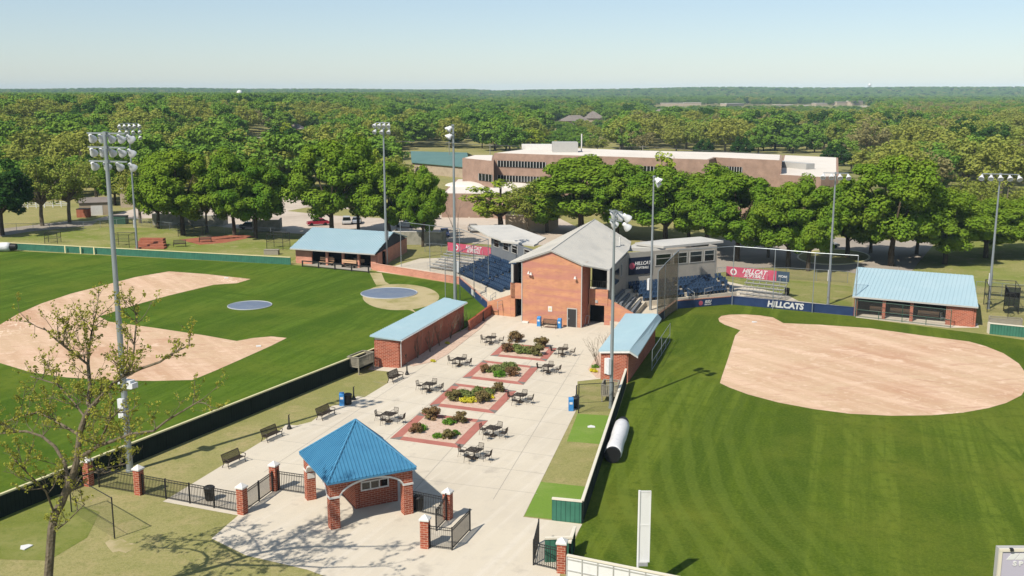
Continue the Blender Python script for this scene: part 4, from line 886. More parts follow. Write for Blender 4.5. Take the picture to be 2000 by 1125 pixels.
# bleachers with banners
def bleacher(label, fl, fr_, bl, rows, z1, banner_label, lines, sgrp):
    a, b = P(*fl), P(*fr_); d = (b - a).normalized(); Ln = (b - a).length; bk = Vector((-d.y, d.x, 0)); bk = bk if bk.y > 0 else -bk
    t = thing('bleacher', label, 'bleacher', (a.x, a.y, 0)); dep = .66; fr = MB()
    for k in range(rows):
        z = .35 + (z1 - .35) * k / (rows - 1); s = a + bk * (dep * k); e = s + d * Ln
        MB().wall(s, e, z, z + .05, .28).wall(s + bk * .3, e + bk * .3, z - .2, z - .16, .30).build('plank_row', M['rail'], t, True)
    for u in np.linspace(0.02, .98, 7):
        s = a + d * Ln * u; fr.cyl(s, s + bk * dep * (rows - 1) + Vector((0, 0, z1 - .1)), .03, n=5); fr.cyl(s + bk * dep * (rows - 1), s + bk * dep * (rows - 1) + Vector((0, 0, z1 + .95)), .03, n=5)
    for u in (.0, .33, .66, 1.0):
        s = a + d * Ln * u - bk * .4; fr.cyl(s, s + Vector((0, 0, 1.0)), .025, n=5)
    for zz in (.55, 1.0): fr.cyl(a - bk * .4 + Vector((0, 0, zz)), b - bk * .4 + Vector((0, 0, zz)), .02, n=5)
    fr.build('frame', M['rail'], t, True)
    s = a + bk * (dep * (rows - 1) + .35) + Vector((0, 0, z1 + .05)); e = s + d * Ln
    return t, s, e, -bk, d, Ln
t, s, e, ov_, d, Ln = bleacher('aluminium bleacher behind the left field wall', (838, 524), (925, 537), None, 7, 2.2, '', None, '')
M['bannernavy'] = mat('banner_navy', L(.05, .085, .13), .6)
def banner(label, s, e, ov_, z0, z1, d, u1=.88, u0=0.0, badge=.14, tx=.5):
    Ln = (e - s).length; a = s + d * Ln * u0; bm = s + d * Ln * u1; t = thing('banner', label, 'banner', (a.x, a.y, 0))
    MB().wall(a, bm, z0, z1, .05).build('crimson_panel', M['pink'], t, True); MB().wall(bm, e, z0, z1, .052).build('navy_panel', M['bannernavy'], t, True)
    q = a.lerp(bm, tx); o = Vector((ov_.x, ov_.y, 0)) * .035; hgt = z1 - z0; zc = (z0 + z1) / 2
    q = Vector((q.x, q.y, 0)); text('HILLCAT', hgt * .62, M['whitetx'], t, q + o + Vector((0, 0, zc + hgt * .17)), d, shear=.4, bold=.02); text('SOFTBALL', hgt * .46, M['whitetx'], t, q + o + Vector((0, 0, zc - hgt * .26)), d, shear=.4, bold=.015)
    bp = Vector((a.x, a.y, 0)) + d * Ln * badge + o + Vector((0, 0, zc)); rg = MB(); rg.lathe([(hgt * .34, 0), (hgt * .34, .02)], bp, 18, ov_); rg.build('round_badge', M['whitetx'], t, True)
    rg = MB(); rg.lathe([(hgt * .20, .021), (hgt * .20, .03)], bp, 18, ov_); rg.build('badge_centre', M['pink'], t, True)
    q = bm.lerp(e, .5); q = Vector((q.x, q.y, 0)); text('NCAA', hgt * .3, M['whitetx'], t, q + o + Vector((0, 0, zc)), d, bold=.01)
bz = s.z; banner('pink HILLCAT SOFTBALL banner behind the left bleachers', s - d * 1.4 * 0, e + d * 1.2, ov_, bz + .05, bz + 1.35, d, .86, 0, .18, .6)
t, s, e, ov_, d, Ln = bleacher('aluminium bleacher behind the right navy wall', (1440, 584), (1521, 593), None, 6, 2.2, '', None, '')
banner('crimson HILLCAT SOFTBALL banner behind the right bleachers', s - d * 3.0, e + d * .1, ov_, bz + .0, bz + 1.35, d, .80, 0, .12, .56)

# backstop poles and nets
def net_run(label, pts, mt='net', r=.05, railm='galv', top=True):
    """pts: (base px, base py, top py, base z)"""
    q = [(P(a, b, z), H(a, c, P(a, b, z).y)) for a, b, c, z in pts]; o = q[0][0]; t = thing('backstop_net', label, 'backstop net', (o.x, o.y, 0))
    for p, h in q: MB().cyl(p, (p.x, p.y, h), r, n=8).build('pole', M[railm], t, True)
    if top:
        m = MB()
        for (p, h), (p2, h2) in zip(q, q[1:]): m.cyl((p.x, p.y, h), (p2.x, p2.y, h2), r * .85, n=6)
        m.build('top_rail', M[railm], t, True)
    m = MB()
    for (p, h), (p2, h2) in zip(q, q[1:]): m.wall(p, p2, p.z + .1, h, .012, p2.z + .1, h2)
    m.build('netting', M[mt], t, True)
net_run('tall poles and thin net behind home plate of the left field', [(783.6, 521, 433, 0), (840, 530, 440, 0), (898.5, 553, 447, 0), (954, 566, 467, 0)])
net_run('sloping-topped poles and net left of the press box building', [(870, 583, 505, 0), (898.5, 588, 492, 0), (926, 581, 478, 0), (954, 562, 467, 0)])
net_run('tan windscreen net with stepped poles at the corner of the softball backstop', [(1283, 632, 530, 0), (1297, 622, 514, 0), (1322, 606, 489, 0)], 'nettan')
net_run('long row of tall poles with a top rail behind the right field wall', [(1322, 605, 488, 0), (1429.5, 596, 481, 0), (1509, 604, 487, 0), (1586, 611, 494, 0), (1669, 618, 499, 0)])

# ---------------------------------------------------------------- plaza furniture
HD = math.atan2(UX.y, UX.x)
def mk_chair():
    t = thing('patio_chair', '-', 'chair'); 
    s = MB().box(0, 0, .44, .46, .44, .025); s.build('seat', M['bronze'], t)
    b = MB()
    for i in range(9): x = -.2 + i * .05; b.cyl((x, .21, .46), (x, .30, .88), .009, n=4)
    b.cyl((-.22, .30, .89), (.22, .30, .89), .018, n=5); b.build('backrest', M['bronze'], t)
    f = MB()
    for sx in (-1, 1):
        f.cyl((sx * .22, -.2, .66), (sx * .24, -.26, 0), .014, n=5); f.cyl((sx * .22, .20, .44), (sx * .24, .30, 0), .014, n=5); f.cyl((sx * .22, .22, .44), (sx * .22, .30, .89), .016, n=5); f.cyl((sx * .23, -.21, .66), (sx * .23, .25, .68), .018, n=5)
    f.build('frame', M['bronze'], t); return t
def mk_table():
    t = thing('patio_table', '-', 'table'); m = MB()
    for i in range(13): m.box(-.48 + i * .08, 0, .72, .045, 1.0, .02)
    for y in (-.5, -.25, 0, .25, .5): m.box(0, y, .715, 1.04, .035, .03)
    for x in (-.52, .52): m.box(x, 0, .72, .03, 1.04, .04)
    m.build('tabletop', M['bronze'], t); p = MB().lathe([(.05, 0), (.05, .7)], n=8)
    for k in range(4): a = k * math.pi / 2 + .78; p.cyl((0, 0, .25), (.38 * math.cos(a), .38 * math.sin(a), .02), .025, n=5); p.cyl((0, 0, .5), (.3 * math.cos(a), .3 * math.sin(a), .7), .02, n=5)
    p.build('pedestal', M['bronze'], t); MB().lathe([(.3, 0), (.3, .04), (.06, .09)], n=16).build('base', M['bronze'], t); return t
TB = [(760, 824, 'nearest the pavilion roof'), (839, 764, 'left of the yellow-flowered bed'), (898, 714, 'left of the third gravel bed'), (959, 671, 'at the back left near the tower'),
      (926, 896, 'nearest the camera'), (963, 852, 'right of the nearest gravel bed'), (1016, 786, 'right of the yellow-flowered bed'), (1071, 728, 'right of the third gravel bed'), (1099, 694, 'at the back right beside reddish shrubs')]
ch0 = mk_chair(); tb0 = mk_table(); rnd = random.Random(5)
sides = [(-1, 0, 'on the left of'), (1, 0, 'on the right of'), (0, 1, 'behind'), (0, -1, 'in front of')]
for i, (px, py, ds) in enumerate(TB):
    p = P(px, py); a = HD + rnd.uniform(-.12, .12)
    if i == 0: tb0.location = p; tb0.rotation_euler = (0, 0, a); tag(tb0, 'square dark metal mesh table ' + ds, 'table', 'metal patio tables in the plaza')
    else: copytree(tb0, loc=p, rz=a, label='square dark metal mesh table ' + ds)
    for j, (sx, sy, w_) in enumerate(sides):
        dr = rnd.uniform(.80, 1.0); 
        if j == 1: dr += .15
        off = rot2((sx * dr, sy * dr), a); ca = math.atan2(off.y, off.x) - math.pi / 2 + rnd.uniform(-.18, .18)
        lb = 'dark metal chair %s the table %s' % (w_, ds); L_ = (p.x + off.x, p.y + off.y, 0)
        if i == 0 and j == 0: ch0.location = L_; ch0.rotation_euler = (0, 0, ca); tag(ch0, lb, 'chair', 'metal chairs round the patio tables')
        else: copytree(ch0, loc=L_, rz=ca, label=lb)
def mk_bench():
    t = thing('park_bench', '-', 'bench'); s = MB()
    for i in range(8): s.box(0, -.22 + i * .062, .45, 1.7, .045, .025)
    s.build('seat', M['bronze'], t); b = MB()
    for i in range(24): x = -.82 + i * .0713; b.hexa([(x - .018, .25, .46), (x + .018, .25, .46), (x + .018, .27, .46), (x - .018, .27, .46)], [(x - .018, .42, .95), (x + .018, .42, .95), (x + .018, .44, .95), (x - .018, .44, .95)])
    b.cyl((-.85, .43, .96), (.85, .43, .96), .03, n=6).cyl((-.85, .26, .48), (.85, .26, .48), .025, n=6); b.build('backrest', M['bronze'], t)
    for sx in (-1, 1):
        f = MB(); x = sx * .86; f.tube([(x, -.32, 0), (x, -.22, .25), (x, -.25, .44), (x, -.32, .66), (x, -.1, .70), (x, .3, .68)], .028).tube([(x, .38, 0), (x, .22, .3), (x, .25, .46), (x, .43, .96)], .028).cyl((x, -.22, .4), (x, .24, .42), .022, n=6); f.build('end_frame', M['bronze'], t)
    return t
LH = math.atan2((LB - LA).y, (LB - LA).x)
bn0 = mk_bench()
BN = [(458, 908, LH - R(90) + R(88), 'park bench nearest the camera at the edge of the lawn, by the trash can'), (532, 858, LH + R(-2), 'park bench beside the near black lamp base'), (637, 816, LH, 'park bench just left of the blue recycling bin'), (773, 744, LH, 'park bench at the corner of the left storage building'),
      (962, 614, HD, 'dark bench against the brick wall left of the tower'), (1073, 641, HD, 'dark bench between two blue bins against the tower')]
for i, (px, py, a, lb) in enumerate(BN):
    p = P(px, py)
    if i == 0: bn0.location = p; bn0.rotation_euler = (0, 0, a); tag(bn0, lb, 'bench', 'park benches')
    else: copytree(bn0, loc=p, rz=a, label=lb)
def mk_can():
    t = thing('trash_can', '-', 'trash can'); m = MB().lathe([(.26, .03), (.30, .12), (.32, .85), (.30, .88)], n=18)
    for i in range(24): a = i * math.pi / 12; m.cyl((.30 * math.cos(a), .30 * math.sin(a), .1), (.335 * math.cos(a), .335 * math.sin(a), .86), .014, n=4)
    m.build('body', M['black'], t); MB().lathe([(.37, .86), (.38, .92), (.30, 1.0), (.17, 1.04), (.16, .98)], n=18).build('lid', M['black'], t); return t
cn0 = mk_can(); CN = [(410, 977, 1.0, 'black trash can behind the long iron fence on the plaza path'), (817, 996, 1.0, 'black trash can in the shade right of the pavilion'), (680, 790, 1.0, 'black trash can paired with the blue bin by the left lawn'), (787, 711, 1.05, 'black barrel at the corner of the left storage building'), (1123, 797, 1.0, 'black trash can paired with the blue bin at the right bullpen'), (1537, 576, .95, 'dark trash barrel beside the right bleachers')]
for i, (px, py, s, lb) in enumerate(CN):
    if i == 0: cn0.location = P(px, py); tag(cn0, lb, 'trash can', 'black trash cans')
    else: copytree(cn0, loc=P(px, py), sc=s, label=lb)
def mk_bin():
    t = thing('recycling_bin', '-', 'recycling bin'); MB().box(0, 0, .5, .42, .42, 1.0).build('body', M['blue'], t)
    l_ = MB().add([(-.22, -.22, 1.0), (.22, -.22, 1.0), (.22, .22, 1.0), (-.22, .22, 1.0), (-.2, -.02, 1.17), (.2, -.02, 1.17), (.2, .2, 1.17), (-.2, .2, 1.17)], [(0, 1, 5, 4), (1, 2, 6, 5), (2, 3, 7, 6), (3, 0, 4, 7), (4, 5, 6, 7)]); l_.build('lid', M['blue'], t)
    MB().box(0, -.215, .72, .26, .02, .2).build('label_plate', M['cap'], t); return t
rb0 = mk_bin(); RB_ = [(668, 792, 'blue recycling bin beside the black can by the left lawn'), (1115, 802, 'blue recycling bin beside the black can at the right bullpen'), (1053, 637, 'blue bin left of the bench against the brick tower'), (1093, 641, 'blue bin right of the bench against the brick tower')]
for i, (px, py, lb) in enumerate(RB_):
    if i == 0: rb0.location = P(px, py); rb0.rotation_euler = (0, 0, .1); tag(rb0, lb, 'recycling bin', 'blue recycling bins')
    else: copytree(rb0, loc=P(px, py), rz=HD if i > 1 else 0, label=lb)
def mk_post():
    t = thing('lamp_base', '-', 'lamp base'); MB().lathe([(.2, 0), (.2, .12), (.15, .2), (.11, .34), (.07, .42), (.06, .85), (.09, .88), (.06, .92), (.05, 1.2), (.02, 1.22)], n=12).build('column', M['black'], t)
    MB().cyl((0, 0, 1.15), (.1, 0, 1.25), .03, n=6).build('stub', M['black'], t); return t
lp0 = mk_post(); LPP = [(565, 838, 'black ornamental lamp base between the two near benches'), (691, 781, 'black ornamental lamp base beside the left trash can'), (795, 732, 'black ornamental lamp base near the corner of the left storage building'), (944, 627, 'black ornamental lamp base by the dark bench left of the tower'), (1126, 778, 'black ornamental lamp base at the right bullpen')]
for i, (px, py, lb) in enumerate(LPP):
    if i == 0: lp0.location = P(px, py); tag(lp0, lb, 'lamp base', 'ornamental lamp bases')
    else: copytree(lp0, loc=P(px, py), label=lb)
# hand truck by the tower passage
q = P(1142, 636); t = thing('hand_cart', 'small black and silver cart standing in the tower passage', 'cart', q, HD); m = MB().cyl((0, 0, .1), (0, .5, 1.1), .03).cyl((.4, 0, .1), (.4, .5, 1.1), .03).cyl((0, .5, 1.1), (.4, .5, 1.1), .03).box(.2, -.2, .1, .4, .4, .04); m.build('frame', M['rail'], t)
for x in (-.05, .45): MB().cyl((x - .03, 0, .13), (x + .03, 0, .13), .13, n=12).build('wheel', M['rubber'], t)
# timber decks
def deck(label, c, a, sx, sy, zf, rot_rails=(1, 1, 1, 0)):
    t = thing('timber_platform', label, 'platform', c, a); MB().box(0, 0, zf, sx, sy, .1).build('floor', M['wood'], t)
    for x in (-sx / 2 + .06, sx / 2 - .06):
        for y in (-sy / 2 + .06, sy / 2 - .06): MB().box(x, y, (zf + 1) / 2, .1, .1, zf + 1).build('post', M['wood'], t)
    m = MB(); n = int(sx / .13)
    for s, ax in ((-1, 0), (1, 0), (-1, 1), (1, 1)):
        if (s, ax) == (1, 0) and not rot_rails[3] and False: continue
        ln = sx if ax == 0 else sy; k = int(ln / .14)
        for i in range(k + 1):
            u = -ln / 2 + ln * i / k; x, y = (u, s * sy / 2) if ax == 0 else (s * sx / 2, u); m.box(x, y, zf + .5, .09 if ax == 0 else .025, .025 if ax == 0 else .09, .85)
        m.box(*((0, s * sy / 2) if ax == 0 else (s * sx / 2, 0)), zf + .97, ln + .1 if ax == 0 else .12, .12 if ax == 0 else ln + .1, .05)
    m.build('railing', M['wood'], t)
q = P(706, 728); deck('raised weathered timber platform against the left outfield fence', (q.x - .1, q.y + .6, 0), LH, 2.6, 1.3, .75)
q = P(1210, 795); deck('raised weathered timber platform behind the tall pole by the right bullpen', (q.x - .6, q.y + 2.2, 0), R(78), 1.8, 1.4, .6)
# bullpen nets
def frame_net(label, pts, h):
    q = [P(*p) for p in pts]; t = thing('bullpen_net', label, 'net', q[0]); 
    for p in q: MB().cyl(p, p + Vector((0, 0, h)), .045, n=6).build('post', M['black'], t, True)
    m = MB(); m.tube([p + Vector((0, 0, h - .05)) for p in q], .03).tube([p + Vector((0, 0, h * .35)) for p in q], .015); m.build('rail', M['black'], t, True); n = MB()
    for a, b in zip(q, q[1:]): n.wall(a, b, .02, h, .012)
    n.build('netting', M['net'], t, True)
frame_net('black-framed net in front of the light pole at the right bullpen', [(1130, 807), (1197, 803)], 2.6)
frame_net('black-framed net on the lawn below the budding tree', [(224, 1052), (140, 1000)], 2.7)
# tarp roll
a, b = P(1196, 905), P(1217, 838); d = (b - a).normalized(); t = thing('tarp_roll', 'long white tarp rolled on a black pipe beside the right field fence', 'tarp roll', a)
rn = random.Random(2); pr = [(.60, .25)] + [(.62 + rn.uniform(-.03, .03), z) for z in np.linspace(.5, (b - a).length - 1.1, 8)] + [(.52, (b - a).length - 1.0)]
m = MB().lathe(pr, Vector((0, 0, .64)), 24, d); m.build('rolled_sheet', M['tarp'], t, smooth=True)
LN = (b - a).length; MB().lathe([(.44, -.05), (.60, -.05), (.60, .3), (.44, .3), (.44, -.04)], Vector((0, 0, .64)), 24, d).build('pipe_end', M['rubber'], t); MB().lathe([(.43, .1), (.43, .12)], Vector((0, 0, .64)), 24, d).build('pipe_hollow', M['dark'], t)
MB().lathe([(.52, LN - 1.0), (.46, LN - .1), (.3, LN - .05)], Vector((0, 0, .64)), 24, d).build('pipe_tail', M['rubber'], t)
a, b = P(-60, 492), P(33, 491); d = (b - a).normalized(); t = thing('tarp_roll', 'white tarp roll lying against the far left green fence', 'tarp roll', a)
LN = (b - a).length; MB().lathe([(.75, 0), (.8, LN * .3), (.72, LN * .6), (.8, LN * .8), (.7, LN - 1)], Vector((0, 0, .8)), 16, d).build('rolled_sheet', M['tarp'], t, smooth=True); MB().lathe([(.62, LN - 1), (.55, LN)], Vector((0, 0, .8)), 16, d).build('pipe_end', M['rubber'], t)
# left dugout: bat rail and two tan benches in front
t = thing('dugout_rail', 'black padded rail in front of the left dugout', 'rail', P(592, 521)); q0, q1 = P(591, 521), P(720, 533); m = MB(); n_ = 5
for i in range(n_): q = q0.lerp(q1, i / (n_ - 1)); m.box(q.x, q.y, .5, .2, .2, 1.0)
m.each('post', M['black'], t, True); MB().wall(q0, q1, .12, .22, .1).wall(q0, q1, .85, 1.0, .14).build('bars', M['black'], t, True)
for k, (px, py, lb) in enumerate([(637, 518, 'left of the two tan plank benches in front of the left dugout'), (680, 523, 'right of the two tan plank benches in front of the left dugout')]):
    q = P(px, py); t = thing('plank_bench', lb, 'bench', q, math.atan2((q1 - q0).y, (q1 - q0).x), 'tan plank benches'); MB().box(0, 0, .45, 2.7, .5, .06).build('seat', M['plank'], t); MB().box(0, .32, .8, 2.7, .06, .22).box(0, .35, 1.08, 2.7, .06, .22).build('backrest', M['plank'], t)
    for x in (-1.1, 1.1): MB().box(x, .1, .25, .08, .5, .42).build('leg', M['black'], t)
# right dugout: rail, chair
q0, q1 = P(1671, 619), P(1856, 640); t = thing('dugout_rail', 'green pipe guard rail with mesh in front of the right dugout', 'rail', q0); m = MB()
for i, u in enumerate(np.linspace(0, 1, 5)): q = q0.lerp(q1, u); m.cyl(q, q + Vector((0, 0, 2.1 if i % 2 == 0 else .95)), .045, n=6)
for z in (.12, .95, 2.1): m.cyl(q0 + Vector((0, 0, z)), q1 + Vector((0, 0, z)), .035, n=6)
m.build('pipes', M['greentrim'], t, True); MB().wall(q0, q1, .12, 2.08, .01).build('mesh', M['chain'], t, True)
t = thing('plastic_chair', 'cream plastic chair at the right end of the right dugout', 'chair', P(1842, 627), HD + 1.2); MB().box(0, 0, .45, .5, .5, .05).build('seat', M['cap'], t); MB().box(0, .26, .75, .5, .05, .55).build('backrest', M['cap'], t)
for x in (-.2, .2):
    for y in (-.2, .2): MB().box(x, y, .22, .05, .05, .44).build('leg', M['cap'], t)

# ---------------------------------------------------------------- shrubs
def leafmesh(name, mt, clumps, per, size, seed, flat=1.0, bias=.55):
    rg = np.random.default_rng(seed); cs = np.array([c[:3] for c in clumps], float); rs = np.array([c[3] for c in clumps], float); n = len(clumps) * per
    idx = np.repeat(np.arange(len(clumps)), per); v = rg.normal(size=(n, 3)); v /= np.linalg.norm(v, axis=1)[:, None]
    rad = rs[idx] * (rg.uniform(.25, 1, n) ** .5); p = cs[idx] + v * rad[:, None] * np.array([1, 1, flat])
    up = np.array([0, 0, .35]); nr = v * bias + rg.normal(size=(n, 3)) * (1 - bias) * .6 + up; nr /= np.linalg.norm(nr, axis=1)[:, None]
    a = np.cross(nr, rg.normal(size=(n, 3))); a /= np.linalg.norm(a, axis=1)[:, None] + 1e-9; b = np.cross(nr, a); s = size * rg.uniform(.6, 1.25, n)[:, None]
    q = np.stack([p - a * s * .5 - b * s * .4, p + a * s * .55 - b * s * .3, p + a * s * .4 + b * s * .55, p - a * s * .5 + b * s * .35], 1).reshape(-1, 3)
    me = bpy.data.meshes.new(name); me.vertices.add(4 * n); me.vertices.foreach_set('co', q.astype(np.float32).ravel()); me.loops.add(4 * n); me.loops.foreach_set('vertex_index', np.arange(4 * n, dtype=np.int32))
    me.polygons.add(n); me.polygons.foreach_set('loop_start', np.arange(0, 4 * n, 4, dtype=np.int32)); me.polygons.foreach_set('loop_total', np.full(n, 4, dtype=np.int32)); me.materials.append(mt); me.update(); me.validate(); return me
def shrubproto(name, mt, seed, spread=False, n=24, per=60, sz=.10):
    rg = random.Random(seed); cl = []
    for i in range(n):
        a = rg.uniform(0, 6.28); r = rg.uniform(0, .62); h = rg.uniform(.1, .95) if not spread else rg.uniform(.15, .45); cl.append((r * math.cos(a), r * math.sin(a), h * (1 - .5 * r), rg.uniform(.18, .32)))
    return leafmesh(name, mt, cl, per, sz, seed, .8)
SH = {'red': shrubproto('foliage', M['shrub_red'], 1), 'green': shrubproto('foliage', M['shrub_green'], 2, True, 22), 'bright': shrubproto('foliage', M['shrub_bright'], 3, True, 18), 'gold': shrubproto('foliage', M['shrub_yellow'], 4, True, 14)}
stemm = MB(); rg_ = random.Random(9)
for i in range(14): a = rg_.uniform(0, 6.28); r = rg_.uniform(.1, .55); stemm.cyl((r * .2 * math.cos(a), r * .2 * math.sin(a), 0), (r * math.cos(a), r * math.sin(a), rg_.uniform(.5, 1.0)), .015, .006, n=4)
stem_me = stemm.mesh('stems', M['twig'])
bedn = ['nearest gravel bed', 'yellow-flowered gravel bed', 'third gravel bed from the pavilion', 'gravel bed nearest the tower']
SR = [('red', 842, 818, 1.15, 0, 'reddish shrub with green tips at the far left corner'), ('red', 897, 826, 1.0, 0, 'reddish shrub near the far right side'), ('bright', 879, 828, .85, 0, 'small round bright green shrub near the far side'), ('red', 812, 846, .85, 0, 'dark reddish shrub at the left'), ('bright', 820, 840, .8, 0, 'small bright green shrub beside the dark one at the left'),
      ('red', 877, 857, .8, 0, 'brownish shrub at the near side'), ('bright', 889, 850, .7, 0, 'small green shrub tucked behind the brownish one'), ('bright', 853, 855, .65, 0, 'smallest green shrub at the near edge'),
      ('red', 884, 782, 1.05, 1, 'reddish brown shrub at the left corner'), ('green', 906, 776, 1.25, 1, 'wide dark green juniper at the back left'), ('green', 930, 772, 1.3, 1, 'wide dark green juniper in the middle'), ('green', 951, 772, 1.1, 1, 'rounded dark green juniper at the back right'), ('red', 942, 786, 1.1, 1, 'large brown shrub at the near right'), ('red', 972, 766, .95, 1, 'reddish shrub on the far right paving'), ('gold', 908, 787, .9, 1, 'bright golden yellow flower clump left of centre'), ('gold', 922, 786, .9, 1, 'bright golden yellow flower clump right of centre'), ('gold', 958, 778, .6, 1, 'small yellow-green flower clump by the right edge'),
      ('red', 947, 728, .85, 2, 'reddish shrub at the left'), ('green', 969, 727, 1.3, 2, 'spreading olive juniper left of centre'), ('green', 1000, 722, 1.3, 2, 'spreading dark juniper at the back right'), ('bright', 975, 736, 1.0, 2, 'bright green round shrub at the near side'), ('red', 1001, 735, 1.0, 2, 'reddish shrub at the near right'), ('green', 985, 720, 1.1, 2, 'dark juniper at the back'),
      ('red', 1008, 668, 1.3, 3, 'tall dark round shrub at the back left'), ('red', 1057, 678, 1.2, 3, 'tall dark round shrub at the back right'), ('red', 992, 688, 1.0, 3, 'reddish shrub at the left'), ('green', 1010, 688, 1.5, 3, 'broad olive juniper in the middle'), ('green', 1028, 690, 1.3, 3, 'light olive juniper right of the middle'), ('red', 1046, 694, 1.25, 3, 'big brown and green shrub at the near right')]
for i, (k, px, py, s, bd, lb) in enumerate(SR):
    p = P(px, py); t = thing('shrub', lb + ' of the ' + bedn[bd], 'shrub', (p.x, p.y, .03), rnd.uniform(0, 6), 'shrubs in the gravel beds', s)
    o = bpy.data.objects.new('foliage', SH[k]); col.objects.link(o); o.parent = t
    if k == 'red': o = bpy.data.objects.new('stems', stem_me); col.objects.link(o); o.parent = t
for i, (px, py, s) in enumerate([(839, 672, .5), (845, 707, .5), (873, 672, .5)] + [(1158, 727, .7), (1163, 718, .6)]):
    p = P(px, py); t = thing('shrub', ['low yellow-green plant in the gravel strip, middle', 'low yellow-green plant in the gravel strip at its near end', 'low yellow-green plant in the gravel strip toward the tower', 'small yellow-green shrub at the right storage building corner', 'small green shrub right behind the yellow-green one at the right storage building'][i], 'shrub', p, 0, 'low plants in the gravel strips', s)
    o = bpy.data.objects.new('foliage', SH['gold' if i != 4 else 'bright']); col.objects.link(o); o.parent = t
# boulders in the gravel strip
for i, (px, py) in enumerate([(815, 704), (829, 701), (892, 658), (856, 681), (916, 642)]):
    m = MB(); rr = random.Random(i); prof = [(.28, 0), (.33, .12), (.22, .26), (.05, .3)]; m.lathe(prof, n=7); m.v = [(x * rr.uniform(.8, 1.25), y * rr.uniform(.8, 1.2), z) for x, y, z in m.v]; o = m.build('boulder', M['clayred'], loc=P(px, py, .03)); tag(o, 'small reddish landscape rock in the gravel strip beside the left storage building', 'rock', 'rocks in the gravel strip')
# bare multi-stem saplings
def bare(seed, h, lean=.25, n=7):
    r = random.Random(seed); m = MB()
    for i in range(n):
        a = r.uniform(0, 6.28); p = Vector((0, 0, 0)); d = Vector((math.cos(a) * lean, math.sin(a) * lean, 1)).normalized(); rad = .035
        for k in range(5):
            q = p + d * h / 5; m.cyl(p, q, rad, rad * .75, 5); rad *= .75; p = q; d = (d + Vector((r.uniform(-.25, .25), r.uniform(-.25, .25), 0))).normalized()
            if k > 0:
                for _ in range(2): e = (d + Vector((r.uniform(-.8, .8), r.uniform(-.8, .8), .1))).normalized(); m.cyl(p, p + e * h * .18, rad * .6, .006, 4)
    return m.mesh('branches', M['barklight'])
BM = [bare(1, 2.6), bare(2, 2.3), bare(3, 2.9)]
for i, (px, py, k, s) in enumerate([(816, 700, 0, 1), (840, 688, 1, 1.05), (858, 676, 2, .95), (880, 662, 2, 1), (899, 648, 0, .9), (912, 638, 1, .7), (1167, 718, 2, 1.0), (1184, 690, 1, .9)]):
    o = bpy.data.objects.new('bare_sapling', BM[k]); col.objects.link(o); o.location = P(px, py); o.rotation_euler = (0, 0, i * 1.3); o.scale = (s, s, s)
    tag(o, ['bare multi-stem sapling at the near end of the left storage wall', 'second bare sapling from the near end of the left storage wall', 'third bare sapling along the left storage wall', 'fourth bare sapling along the left storage wall', 'fifth bare sapling along the left storage wall', 'small bare sapling at the tower end of the left storage wall', 'bare multi-stem sapling at the corner of the right storage building', 'bare sapling behind the light pole beside the right storage building'][i], 'sapling', 'bare saplings')

# ---------------------------------------------------------------- light poles
def lamp_mesh(s=1.0, ax=(0, -.75, -.66)):
    m = MB(); m.lathe([(.05 * s, -.32 * s), (.15 * s, -.30 * s), (.17 * s, -.1 * s), (.30 * s, .12 * s), (.36 * s, .34 * s), (.36 * s, .38 * s), (.33 * s, .38 * s), (.26 * s, .16 * s)], n=14, axis=ax)
    return m
LMS = {}
def lightpole(label, px, py, ty, rows, nper, width, rowgap, facing, r0=.2, ls=1.0, box=True, skew=0, group='tall floodlight poles round the fields'):
    b = P(px, py); h = H(px - (px - 1000) * 0, ty, b.y); t = thing('light_pole', label, 'light pole', (b.x, b.y, 0), facing, group)
    MB().lathe([(r0 * 1.25, 0), (r0 * 1.25, .12), (r0, .14), (r0 * .8, h * .5), (r0 * .5, h)], n=14).build('pole', M['galv'], t, smooth=False)
    key = (ls,)
    if key not in LMS: LMS[key] = lamp_mesh(ls).mesh('floodlight', M['lamp'], smooth=True)
    for k in range(rows):
        z = h - .12 - k * rowgap; n = nper[k] if hasattr(nper, '__len__') else nper; wd = width
        MB().box(0, -.12, z, wd, .1, .1).box(0, -.05, z, .3, .3, .2).build('crossarm', M['galv'], t)
        for i in range(n):
            u = -wd / 2 + wd * (i / (n - 1) if n > 1 else .5)
            o = bpy.data.objects.new('floodlight', LMS[key]); col.objects.link(o); o.parent = t; o.location = (u, -.5, z - .38 * ls); o.rotation_euler = (0, 0, (i - (n - 1) / 2) * .12 + skew)
    if box: MB().box(.0, r0 + .14, h * .15 + 1.2, .45, .26, 1.4).build('control_box', M['lamp'], t)
    return t, h
# facing: rotation so that local -Y points at the field
t, h1 = lightpole('nearest floodlight pole with three lamp rows, rising behind the budding tree', 254, 920, 257, 3, (5, 5, 4), 3.2, .95, R(160), .24, .80)
MB().box(.0, -.3, 6.6, 1.1, .5, .35).box(-.5, -.3, 6.4, .5, .6, .4).build('loudspeakers', M['lamp'], t)
lightpole('floodlight pole with three rows of lamps beside the red terrace at the far left', 268, 487, 240, 3, (5, 4, 4), 3.2, .95, R(33), .2, .95)
lightpole('floodlight pole with two rows of lamps at the right end of the left dugout', 755, 515, 238, 2, (4, 3), 2.4, .95, R(-20), .22, .95)
lightpole('floodlight pole with two rows of lamps rising behind the left storage building', 889, 590, 243, 2, (3, 2), 1.8, .95, R(-80), .22, .95)
lightpole('floodlight pole by the timber platform at the right bullpen', 1193, 797, 410, 2, (3, 2), 1.9, .75, R(118), .17, 1.0)
lightpole('floodlight pole with an end-on lamp arm behind the right storage building', 1270, 614, 343, 2, (2, 1), 1.0, .5, R(68), .17, .95)
lightpole('floodlight pole at the left end of the right dugout', 1617, 595, 336, 1, 4, 3.0, .6, R(-15), .17, .95)
